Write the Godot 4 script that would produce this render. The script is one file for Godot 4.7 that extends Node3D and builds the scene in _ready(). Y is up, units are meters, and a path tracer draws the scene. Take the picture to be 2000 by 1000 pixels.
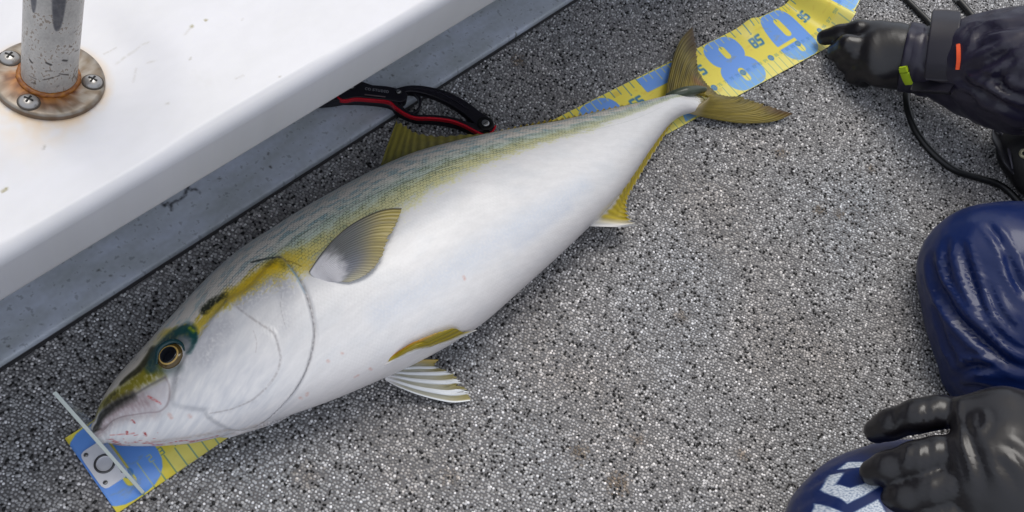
extends Node3D
# A yellow-tailed fish lying on a boat deck beside a measuring tape. Units are metres, y is up.

var rng := RandomNumberGenerator.new()
var grain := FastNoiseLite.new()
var cloud := FastNoiseLite.new()
var used := {}
var fish_rows := [
	[0.00, 1.02, -0.73, 4.40, 0.80],
	[0.49, 1.59, -0.72, 4.41, 1.14],
	[1.18, 2.16, -0.69, 4.43, 1.48],
	[1.97, 2.71, -0.69, 4.46, 1.78],
	[3.45, 3.56, -0.78, 4.50, 2.28],
	[5.42, 4.45, -0.91, 4.54, 2.89],
	[7.88, 5.37, -0.84, 4.59, 3.56],
	[10.84, 6.34, -0.70, 4.72, 4.18],
	[13.79, 7.22, -0.57, 4.88, 4.59],
	[16.75, 7.90, -0.55, 5.04, 4.95],
	[19.70, 8.31, -0.65, 5.17, 5.16],
	[23.64, 8.76, -0.75, 5.32, 5.41],
	[27.58, 8.98, -0.83, 5.46, 5.47],
	[31.53, 8.97, -0.74, 5.44, 5.50],
	[35.47, 8.56, -0.54, 5.37, 5.36],
	[39.41, 7.83, -0.58, 5.29, 5.19],
	[43.35, 7.05, -0.61, 5.03, 4.86],
	[47.29, 6.12, -0.70, 4.78, 4.49],
	[51.23, 5.15, -0.72, 4.44, 3.99],
	[55.17, 4.14, -0.34, 3.95, 3.42],
	[59.11, 3.07, 0.17, 3.34, 2.73],
	[62.07, 2.32, 0.54, 2.80, 2.23],
	[65.02, 1.65, 0.87, 2.31, 1.76],
	[67.48, 1.35, 0.89, 2.02, 1.34],
	[69.45, 1.43, 0.63, 1.78, 0.90],
	[71.42, 1.52, 0.20, 1.55, 0.35]]
var gun_along := Vector3(0.4191, 0, -0.9079)      # the direction of the boat's side
var gun_out := Vector3(-0.9079, 0, -0.4191)       # from the deck towards the sea
const GUN_TOP := 0.30
const TAPE_WIDE := 7.85

func _ready():
	# ---- camera, sky, sun, exposure
	var cam := Camera3D.new()
	cam.name = "camera"
	cam.transform = Transform3D(Basis(Vector3(0.91933557, 0.202863, -0.33714792), Vector3(-0.39347442, 0.47398041, -0.78773121), Vector3(0, 0.8568484, 0.51556845)), Vector3(0, 0.817, 0))
	cam.fov = 30.254
	cam.near = 0.02
	cam.far = 400.0
	add_child(cam)
	cam.current = true
	var env := Environment.new()
	env.background_mode = Environment.BG_SKY
	var sky := Sky.new()
	var psm := ProceduralSkyMaterial.new()
	psm.sky_top_color = Color(0.86, 0.885, 0.94)
	psm.sky_horizon_color = Color(0.80, 0.83, 0.87)
	psm.ground_horizon_color = Color(0.62, 0.65, 0.68)
	psm.ground_bottom_color = Color(0.3, 0.34, 0.38)
	psm.sky_curve = 0.3
	psm.sky_energy_multiplier = 1.08
	sky.sky_material = psm
	env.sky = sky
	env.tonemap_mode = Environment.TONE_MAPPER_LINEAR
	env.tonemap_exposure = 0.96
	env.sdfgi_enabled = true
	env.ssao_enabled = true
	env.ssil_enabled = true
	var we := WorldEnvironment.new()
	we.name = "world_environment"
	we.environment = env
	add_child(we)
	var sun := DirectionalLight3D.new()
	sun.name = "sun"
	sun.light_energy = 0.75
	sun.light_color = Color(1.0, 0.985, 0.965)
	sun.light_angular_distance = 38.0
	sun.shadow_enabled = true
	sun.basis = Basis.looking_at(Vector3(0.18, -1.0, 0.42))
	add_child(sun)

	rng.seed = 11
	grain.seed = 3
	grain.frequency = 1.0
	grain.fractal_octaves = 3
	cloud.seed = 9
	cloud.frequency = 1.0
	cloud.fractal_octaves = 4

	build_setting()
	build_fish()
	build_tape()
	build_gripper()
	build_stanchion()
	build_cords()
	build_person()
	build_pouch()

# =====================================================================  helpers
func numbered(called: String) -> String:
	if not used.has(called):
		used[called] = 0
		return called
	used[called] += 1
	return "%s_%03d" % [called, used[called]]

func thing(called: String, label: String, category: String, group := "") -> Node3D:
	var o := Node3D.new()
	o.name = numbered(called)
	add_child(o)
	tag(o, label, category, group)
	return o

func tag(o: Node, label: String, category: String, group := "", kind := "") -> void:
	if label: o.set_meta("label", label)
	if category: o.set_meta("category", category)
	if group: o.set_meta("group", group)
	if kind: o.set_meta("kind", kind)

func put(called: String, mesh: Mesh, m: Material, parent: Node = null) -> MeshInstance3D:
	var o := MeshInstance3D.new()
	o.name = called if parent else numbered(called)
	o.mesh = mesh
	o.material_override = m
	(parent if parent else self).add_child(o, true)
	return o

func paint(c: Color, rough: float, metal := 0.0, spec := 0.5) -> StandardMaterial3D:
	var m := StandardMaterial3D.new()
	m.albedo_color = c
	m.roughness = rough
	m.metallic = metal
	m.metallic_specular = spec
	return m

# raises (or presses, with a negative height) creases along lines in a mesh of [points, indices]
func crease(got: Array, lines: Array, tall: float, wide: float) -> void:
	var v: PackedVector3Array = got[0]
	var idx: PackedInt32Array = got[1]
	var nr := PackedVector3Array()
	nr.resize(v.size())
	for k in range(0, idx.size(), 3):
		var f := (v[idx[k + 2]] - v[idx[k]]).cross(v[idx[k + 1]] - v[idx[k]])
		nr[idx[k]] += f
		nr[idx[k + 1]] += f
		nr[idx[k + 2]] += f
	for line in lines:
		var lo: Vector3 = line[0]
		var hi: Vector3 = line[0]
		for p in line:
			lo = lo.min(p)
			hi = hi.max(p)
		var box := AABB(lo, hi - lo).grow(wide * 4.0)
		var path := smooth_path(line, line.size() * 6)
		for k in v.size():
			if not box.has_point(v[k]): continue
			var near := 1e9
			var at := 0.0
			for i in path.size() - 1:
				var d := path[i + 1] - path[i]
				var t := clampf((v[k] - path[i]).dot(d) / maxf(d.length_squared(), 1e-12), 0.0, 1.0)
				var f := (v[k] - path[i] - d * t).length()
				if f < near:
					near = f
					at = (i + t) / (path.size() - 1)
			var swell := pow(sin(PI * clampf(0.04 + at * 0.92, 0.0, 1.0)), 0.6)
			var e := near / wide
			v[k] += nr[k].normalized() * tall * swell * (exp(-pow(e, 1.3)) - 0.45 * exp(-pow((e - 2.0) / 0.9, 2.0)))
	got[0] = v

func tinted(rough: float, metal := 0.0, spec := 0.5) -> StandardMaterial3D:
	var m := paint(Color.WHITE, rough, metal, spec)
	m.vertex_color_use_as_albedo = true
	return m

# builds an ArrayMesh; closed: turned so that its volume is positive; else so that its normals look along facing
func solid(v: PackedVector3Array, idx: PackedInt32Array, closed := true, cols := PackedColorArray(), uvs := PackedVector2Array(), facing := Vector3.UP) -> ArrayMesh:
	var s := 0.0
	for k in range(0, idx.size(), 3):
		var a := v[idx[k]]
		var b := v[idx[k + 1]]
		var c := v[idx[k + 2]]
		if closed: s += a.dot(b.cross(c))
		else: s += (b - a).cross(c - a).dot(facing)
	if s > 0.0:                                     # front faces run clockwise
		for k in range(0, idx.size(), 3):
			var t := idx[k]
			idx[k] = idx[k + 1]
			idx[k + 1] = t
	var nr := PackedVector3Array()
	nr.resize(v.size())
	for k in range(0, idx.size(), 3):
		var a := v[idx[k]]
		var f := (v[idx[k + 2]] - a).cross(v[idx[k + 1]] - a)
		nr[idx[k]] += f
		nr[idx[k + 1]] += f
		nr[idx[k + 2]] += f
	for k in nr.size():
		nr[k] = nr[k].normalized() if nr[k].length_squared() > 1e-30 else Vector3.UP
	var arr := []
	arr.resize(Mesh.ARRAY_MAX)
	arr[Mesh.ARRAY_VERTEX] = v
	arr[Mesh.ARRAY_NORMAL] = nr
	arr[Mesh.ARRAY_INDEX] = idx
	if cols.size() == v.size(): arr[Mesh.ARRAY_COLOR] = cols
	if uvs.size() == v.size(): arr[Mesh.ARRAY_TEX_UV] = uvs
	var m := ArrayMesh.new()
	m.add_surface_from_arrays(Mesh.PRIMITIVE_TRIANGLES, arr)
	return m

func quads(nu: int, nv: int, wrap_v := false, base := 0) -> PackedInt32Array:
	# indices of a grid of nu rows with nv points each
	var idx := PackedInt32Array()
	for i in nu - 1:
		for j in (nv if wrap_v else nv - 1):
			var a := base + i * nv + j
			var b := base + i * nv + (j + 1) % nv
			var c := a + nv
			var d := b + nv
			idx.append_array([a, b, c, b, d, c])
	return idx

func smooth_path(p: Array, n: int) -> PackedVector3Array:
	# n points of a Catmull-Rom curve through p
	var out := PackedVector3Array()
	var m := p.size() - 1
	for i in n:
		var t := float(i) / (n - 1) * m
		var k := mini(int(t), m - 1)
		out.append(p[k].cubic_interpolate(p[k + 1], p[maxi(k - 1, 0)], p[mini(k + 2, m)], t - k))
	return out

func smooth2(p: Array, ring := false) -> Array:
	# a Catmull-Rom curve through points of the plane
	var n := p.size()
	if n < 3: return p
	var out := []
	for k in (n if ring else n - 1):
		var a: Vector2 = p[k]
		var e: Vector2 = p[(k + 1) % n]
		var before: Vector2 = p[(k - 1 + n) % n] if ring else p[maxi(k - 1, 0)]
		var after: Vector2 = p[(k + 2) % n] if ring else p[mini(k + 2, n - 1)]
		for i in 5: out.append(a.cubic_interpolate(e, before, after, i / 5.0))
	if not ring: out.append(p[n - 1])
	return out

func smooth_nums(p: Array, n: int) -> PackedFloat32Array:
	var out := PackedFloat32Array()
	var m := p.size() - 1
	for i in n:
		var t := float(i) / (n - 1) * m
		var k := mini(int(t), m - 1)
		out.append(lerpf(p[k], p[k + 1], t - k))
	return out

func tube(path: PackedVector3Array, radii: PackedFloat32Array, sides := 14) -> ArrayMesh:
	var v := PackedVector3Array()
	var n := path.size()
	var side := Vector3.UP
	for i in n:
		var d := (path[mini(i + 1, n - 1)] - path[maxi(i - 1, 0)]).normalized()
		var r := d.cross(side)
		if r.length() < 0.05: r = d.cross(Vector3.RIGHT)
		r = r.normalized()
		side = r.cross(d).normalized()
		for j in sides:
			var a := TAU * j / sides
			v.append(path[i] + (r * cos(a) + side * sin(a)) * radii[i])
	var idx := quads(n, sides, true)
	v.append(path[0])
	v.append(path[n - 1])
	for j in sides:
		idx.append_array([n * sides, (j + 1) % sides, j, n * sides + 1, (n - 1) * sides + j, (n - 1) * sides + (j + 1) % sides])
	return solid(v, idx)

# a bar of rounded rectangular section along a path: half widths across, from y0 to y1 above the path
func bar(path: PackedVector3Array, half: PackedFloat32Array, y0: float, y1: float, bevel: float, rounded := true) -> ArrayMesh:
	var v := PackedVector3Array()
	var n := path.size()
	var ends := 6 if rounded else 0
	var pts := PackedVector3Array()
	var wid := PackedFloat32Array()
	var dirs := PackedVector3Array()
	for i in n:
		var d := path[mini(i + 1, n - 1)] - path[maxi(i - 1, 0)]
		d.y = 0
		d = d.normalized()
		if i == 0:
			for k in ends:
				var a := PI / 2 * (k + 0.3) / ends
				pts.append(path[0] - d * half[0] * cos(a)); wid.append(half[0] * sin(a)); dirs.append(d)
		pts.append(path[i]); wid.append(half[i]); dirs.append(d)
		if i == n - 1:
			for k in ends:
				var a := PI / 2 * (ends - k - 0.7) / ends
				pts.append(path[i] + d * half[i] * cos(a)); wid.append(half[i] * sin(a)); dirs.append(d)
	for i in pts.size():
		var r := dirs[i].cross(Vector3.UP).normalized()
		var w := wid[i]
		var b := minf(bevel, w * 0.9)
		for q in [[-w, y0 + b], [-w, y1 - b], [-w + b * 0.3, y1 - b * 0.3], [-w + b, y1], [w - b, y1], [w - b * 0.3, y1 - b * 0.3], [w, y1 - b], [w, y0 + b], [w - b, y0], [-w + b, y0]]:
			v.append(pts[i] + r * q[0] + Vector3.UP * q[1])
	var m := pts.size()
	var idx := quads(m, 10, true)
	for j in range(1, 9):
		idx.append_array([0, j, j + 1, (m - 1) * 10, (m - 1) * 10 + j + 1, (m - 1) * 10 + j])
	return solid(v, idx)

# a lathe about an axis: profile of Vector2(radius, height)
func lathe(at: Vector3, axis: Vector3, profile: Array, sides := 40, from_side := Vector3.RIGHT) -> ArrayMesh:
	axis = axis.normalized()
	var x := (from_side - axis * from_side.dot(axis)).normalized()
	var z := x.cross(axis)
	var v := PackedVector3Array()
	var uvs := PackedVector2Array()
	for p in profile:
		for j in sides + 1:
			var a := TAU * j / sides
			v.append(at + axis * p.y + (x * cos(a) + z * sin(a)) * p.x)
			uvs.append(Vector2(float(j) / sides, p.y))
	return solid(v, quads(profile.size(), sides + 1), true, PackedColorArray(), uvs)

func block(at: Vector3, x: Vector3, y: Vector3, z: Vector3, bevel := 0.0006) -> ArrayMesh:
	# a chamfered box with half axes x, y, z
	var v := PackedVector3Array()
	var lx := x.length()
	var ly := y.length()
	var lz := z.length()
	var b := minf(bevel, minf(lx, minf(ly, lz)) * 0.8)
	var pts := []
	for sx in [-1, 1]:
		for sy in [-1, 1]:
			for sz in [-1, 1]:
				for k in 3:
					var p: Vector3 = at + x * sx * (1.0 if k == 0 else 1.0 - b / lx) + y * sy * (1.0 if k == 1 else 1.0 - b / ly) + z * sz * (1.0 if k == 2 else 1.0 - b / lz)
					v.append(p)
	return hull(v, at)

func hull(v: PackedVector3Array, mid: Vector3) -> ArrayMesh:
	# the flat-shaded faces of a chamfered box
	var st := SurfaceTool.new()
	st.begin(Mesh.PRIMITIVE_TRIANGLES)
	for k in 8:                                       # the eight corners
		var nr := (v[k * 3 + 2] - v[k * 3]).cross(v[k * 3 + 1] - v[k * 3])
		var order := [0, 1, 2] if nr.dot(v[k * 3] - mid) > 0 else [0, 2, 1]
		for q in order: st.add_vertex(v[k * 3 + q])
	# the faces with four corners
	for f in 3:
		for s in [-1, 1]:
			var q := PackedVector3Array()
			for k in 8:
				var bit: int = [k >> 2 & 1, k >> 1 & 1, k & 1][f]
				if (bit == 1) == (s == 1): q.append(v[k * 3 + f])
			fan4(st, q, mid)
	for f in 3:                                       # the twelve chamfers
		for k in 8:
			var bit := 4 >> f
			if k & bit: continue
			var o := (f + 1) % 3
			var p := (f + 2) % 3
			fan4(st, PackedVector3Array([v[k * 3 + o], v[k * 3 + p], v[(k | bit) * 3 + o], v[(k | bit) * 3 + p]]), mid)
	st.generate_normals()
	return st.commit()

func fan4(st: SurfaceTool, q: PackedVector3Array, mid: Vector3) -> void:
	# two triangles over four corners given as (0,1) and (2,3) edges
	for t in [[0, 1, 2], [1, 3, 2]]:
		var nr := (q[t[2]] - q[t[0]]).cross(q[t[1]] - q[t[0]])
		var order: Array = t if nr.dot(q[t[0]] - mid) > 0 else [t[0], t[2], t[1]]
		for k in order: st.add_vertex(q[k])

# an image held as floats, painted with soft strokes and shapes
class Canvas:
	var w: int
	var h: int
	var r: PackedFloat32Array
	var g: PackedFloat32Array
	var b: PackedFloat32Array
	var mask: PackedFloat32Array
	var touched := PackedInt32Array()
	var px := 1.0                     # pixels to a unit across and down
	var py := 1.0
	var nz: FastNoiseLite

	func _init(wide: int, high: int, c: Color):
		w = wide
		h = high
		for a in 4:
			var p := PackedFloat32Array()
			p.resize(w * h)
			if a < 3: p.fill(c[a])
			if a == 0: r = p
			elif a == 1: g = p
			elif a == 2: b = p
			else: mask = p
		nz = FastNoiseLite.new()
		nz.seed = 21
		nz.frequency = 1.0
		nz.fractal_octaves = 3

	func blend(i: int, c: Color, a: float) -> void:
		r[i] += (c.r - r[i]) * a
		g[i] += (c.g - g[i]) * a
		b[i] += (c.b - b[i]) * a

	func cover(i: int, a: float) -> void:
		if a > mask[i]:
			if mask[i] == 0.0: touched.append(i)
			mask[i] = a

	func flush(c: Color, alpha: float, rough := 0.0, fine := 8.0) -> void:
		for i in touched:
			var a := mask[i] * alpha
			if rough > 0.0:
				a *= clampf(1.0 + rough * 2.6 * nz.get_noise_2d((i % w) / px * fine, (i / w) / py * fine), 0.0, 1.3)
			blend(i, c, minf(a, 1.0))
			mask[i] = 0.0
		touched.clear()

	# points in units; r0 and r1 the half widths at the two ends (r2 in the middle), soft the feather, all in units
	func line(p: Array, r0: float, r1: float, soft: float) -> void:
		var n := p.size() - 1
		for k in n:
			var a: Vector2 = p[k]
			var e: Vector2 = p[k + 1]
			var ra := lerpf(r0, r1, float(k) / n)
			var rb := lerpf(r0, r1, float(k + 1) / n)
			var m := maxf(ra, rb) + soft
			var x0 := maxi(int((minf(a.x, e.x) - m) * px), 0)
			var x1 := mini(int((maxf(a.x, e.x) + m) * px) + 1, w - 1)
			var y0 := maxi(int((minf(a.y, e.y) - m) * py), 0)
			var y1 := mini(int((maxf(a.y, e.y) + m) * py) + 1, h - 1)
			var d := e - a
			var l2 := maxf(d.length_squared(), 1e-9)
			for y in range(y0, y1 + 1):
				for x in range(x0, x1 + 1):
					var q := Vector2((x + 0.5) / px, (y + 0.5) / py) - a
					var t := clampf(q.dot(d) / l2, 0.0, 1.0)
					var far := (q - d * t).length() - lerpf(ra, rb, t)
					if far < soft: cover(y * w + x, clampf((soft - far) / maxf(soft * 2.0, 1e-5), 0.0, 1.0))

	func area(p: Array, soft: float) -> void:
		var n := p.size()
		var lo: Vector2 = p[0]
		var hi: Vector2 = p[0]
		for q in p:
			lo = lo.min(q)
			hi = hi.max(q)
		for y in range(maxi(int((lo.y - soft) * py), 0), mini(int((hi.y + soft) * py) + 1, h)):
			for x in range(maxi(int((lo.x - soft) * px), 0), mini(int((hi.x + soft) * px) + 1, w)):
				var q := Vector2((x + 0.5) / px, (y + 0.5) / py)
				var inside := false
				var far := 1e9
				var j := n - 1
				for k in n:
					var a: Vector2 = p[k]
					var e: Vector2 = p[j]
					if (a.y > q.y) != (e.y > q.y) and q.x < (e.x - a.x) * (q.y - a.y) / (e.y - a.y) + a.x: inside = not inside
					var d := e - a
					var t := clampf((q - a).dot(d) / maxf(d.length_squared(), 1e-9), 0.0, 1.0)
					far = minf(far, (q - a - d * t).length_squared())
					j = k
				far = sqrt(far) * (-1.0 if inside else 1.0)
				if far < soft: cover(y * w + x, clampf((soft - far) / maxf(soft * 2.0, 1e-5), 0.0, 1.0))

	func image() -> Image:
		var out := PackedByteArray()
		out.resize(w * h * 3)
		for i in w * h:
			out[i * 3] = clampi(int(r[i] * 255.0 + 0.5), 0, 255)
			out[i * 3 + 1] = clampi(int(g[i] * 255.0 + 0.5), 0, 255)
			out[i * 3 + 2] = clampi(int(b[i] * 255.0 + 0.5), 0, 255)
		return Image.create_from_data(w, h, false, Image.FORMAT_RGB8, out)

	func texture() -> ImageTexture:
		return ImageTexture.create_from_image(image())

# a soft body of tapered bones; groups of bones are joined smoothly, each group with its own softness
class Body:
	var a := PackedVector3Array()
	var d := PackedVector3Array()
	var l2 := PackedFloat32Array()
	var ra := PackedFloat32Array()
	var rb := PackedFloat32Array()
	var first := [0]
	var soft := []
	var inner := []
	var ball := []
	var nz: FastNoiseLite
	var wrinkle := 0.0
	var freq := Vector3(20, 20, 20)

	# a chain of Vector4(x, y, z, radius); within: softness inside the chain's group, joint: towards the groups before it
	func chain(p: Array, within: float, joint: float, same_group := false) -> void:
		for k in p.size() - 1:
			var u := Vector3(p[k].x, p[k].y, p[k].z)
			var e := Vector3(p[k + 1].x, p[k + 1].y, p[k + 1].z)
			a.append(u)
			d.append(e - u)
			l2.append(maxf((e - u).length_squared(), 1e-9))
			ra.append(p[k].w)
			rb.append(p[k + 1].w)
		if same_group:
			first[first.size() - 1] = a.size()
		else:
			first.append(a.size())
			soft.append(joint)
			inner.append(within)
		var mid := Vector3.ZERO
		var g0: int = first[first.size() - 2]
		for i in range(g0, a.size()): mid += (a[i] + d[i] * 0.5) / (a.size() - g0)
		var reach := 0.0
		for i in range(g0, a.size()): reach = maxf(reach, maxf((a[i] - mid).length(), (a[i] + d[i] - mid).length()) + maxf(ra[i], rb[i]))
		if same_group: ball[ball.size() - 1] = [mid, reach]
		else: ball.append([mid, reach])

	func far(p: Vector3) -> float:
		var all := 1e3
		for gi in soft.size():
			var k0: float = inner[gi]
			var one := 1e3
			if gi > 0 and (p - ball[gi][0]).length() - ball[gi][1] > all + soft[gi]: continue
			for i in range(first[gi], first[gi + 1]):
				var q := p - a[i]
				var t := clampf(q.dot(d[i]) / l2[i], 0.0, 1.0)
				var f := (q - d[i] * t).length() - lerpf(ra[i], rb[i], t)
				var h := maxf(k0 - absf(one - f), 0.0) / k0
				one = minf(one, f) - h * h * k0 * 0.25
			var k: float = soft[gi]
			if gi == 0: all = one
			elif one < all + k:
				var h2 := maxf(k - absf(all - one), 0.0) / k
				all = minf(all, one) - h2 * h2 * k * 0.25
		if wrinkle > 0.0 and absf(all) < 0.04:
			var n := nz.get_noise_3dv(p * freq)
			all -= wrinkle * (1.0 - absf(n) * 2.5)
		return all

	func hit(u: Vector3, e: Vector3) -> Vector3:
		# where the way from u to e first meets the body
		var dir := (e - u).normalized()
		var t := 0.0
		for k in 90:
			var f := far(u + dir * t)
			if f < 0.0003: break
			t += f * 0.8
			if t > 1.5: break
		return u + dir * t

	func lo() -> Vector3:
		var m := Vector3.ONE * 1e3
		for i in a.size(): m = m.min((a[i] - Vector3.ONE * ra[i]).min(a[i] + d[i] - Vector3.ONE * rb[i]))
		return m - Vector3.ONE * 0.02

	func hi() -> Vector3:
		var m := Vector3.ONE * -1e3
		for i in a.size(): m = m.max((a[i] + Vector3.ONE * ra[i]).max(a[i] + d[i] + Vector3.ONE * rb[i]))
		return m + Vector3.ONE * 0.02

# surface nets over a Body; returns [points, indices]
func nets(b: Body, cell: float, x0 := -9.0, x1 := 9.0) -> Array:
	var lo := b.lo()
	var hi := b.hi()
	lo.x = maxf(lo.x, x0)
	hi.x = minf(hi.x, x1)
	var size := ((hi - lo) / cell).ceil() + Vector3.ONE
	var bl := 4
	var nx := (int(size.x) / bl + 1) * bl
	var ny := (int(size.y) / bl + 1) * bl
	var nz := (int(size.z) / bl + 1) * bl
	var val := PackedFloat32Array()
	val.resize(nx * ny * nz)
	val.fill(1.0)
	var live := PackedInt32Array()
	var reach := cell * bl * 0.87 + cell * 2.2
	for bx in nx / bl:
		for by in ny / bl:
			for bz in nz / bl:
				var mid := lo + Vector3(bx * bl + 1.5, by * bl + 1.5, bz * bl + 1.5) * cell
				var f := b.far(mid)
				var near := absf(f) < reach
				if near: live.append_array([bx, by, bz])
				for x in bl:
					for y in bl:
						for z in bl:
							var i := bx * bl + x
							var j := by * bl + y
							var k := bz * bl + z
							val[(i * ny + j) * nz + k] = b.far(lo + Vector3(i, j, k) * cell) if near else f
	var at := {}
	var pts := PackedVector3Array()
	var idx := PackedInt32Array()
	var step := [ny * nz, nz, 1]
	var corner := [0, 1, nz, nz + 1, ny * nz, ny * nz + 1, ny * nz + nz, ny * nz + nz + 1]
	var where := [Vector3(0, 0, 0), Vector3(0, 0, 1), Vector3(0, 1, 0), Vector3(0, 1, 1), Vector3(1, 0, 0), Vector3(1, 0, 1), Vector3(1, 1, 0), Vector3(1, 1, 1)]
	var edges := [[0, 1], [2, 3], [4, 5], [6, 7], [0, 2], [1, 3], [4, 6], [5, 7], [0, 4], [1, 5], [2, 6], [3, 7]]
	var cells := PackedInt32Array()
	for q in range(0, live.size(), 3):
		for x in bl:
			var i := live[q] * bl + x
			if i >= nx - 1: continue
			for y in bl:
				var j := live[q + 1] * bl + y
				if j >= ny - 1: continue
				for z in bl:
					var k := live[q + 2] * bl + z
					if k >= nz - 1: continue
					var o := (i * ny + j) * nz + k
					var neg := 0
					for c in 8:
						if val[o + corner[c]] < 0.0: neg += 1
					if neg == 0 or neg == 8: continue
					var sum := Vector3.ZERO
					var n := 0
					for e in edges:
						var f0 := val[o + corner[e[0]]]
						var f1 := val[o + corner[e[1]]]
						if (f0 < 0.0) != (f1 < 0.0):
							sum += where[e[0]].lerp(where[e[1]], f0 / (f0 - f1))
							n += 1
					at[o] = pts.size()
					cells.append(o)
					pts.append(lo + (Vector3(i, j, k) + sum / n) * cell)
	for o in cells:
		for ax in 3:
			var s0: int = step[ax]
			if (val[o] < 0.0) == (val[o + s0] < 0.0): continue
			var s1: int = step[(ax + 1) % 3]
			var s2: int = step[(ax + 2) % 3]
			if not (at.has(o - s1) and at.has(o - s2) and at.has(o - s1 - s2)): continue
			var q := [at[o], at[o - s1], at[o - s1 - s2], at[o - s2]]
			if val[o] < 0.0: idx.append_array([q[0], q[1], q[2], q[0], q[2], q[3]])
			else: idx.append_array([q[0], q[2], q[1], q[0], q[3], q[2]])
	return [pts, idx]

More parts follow.
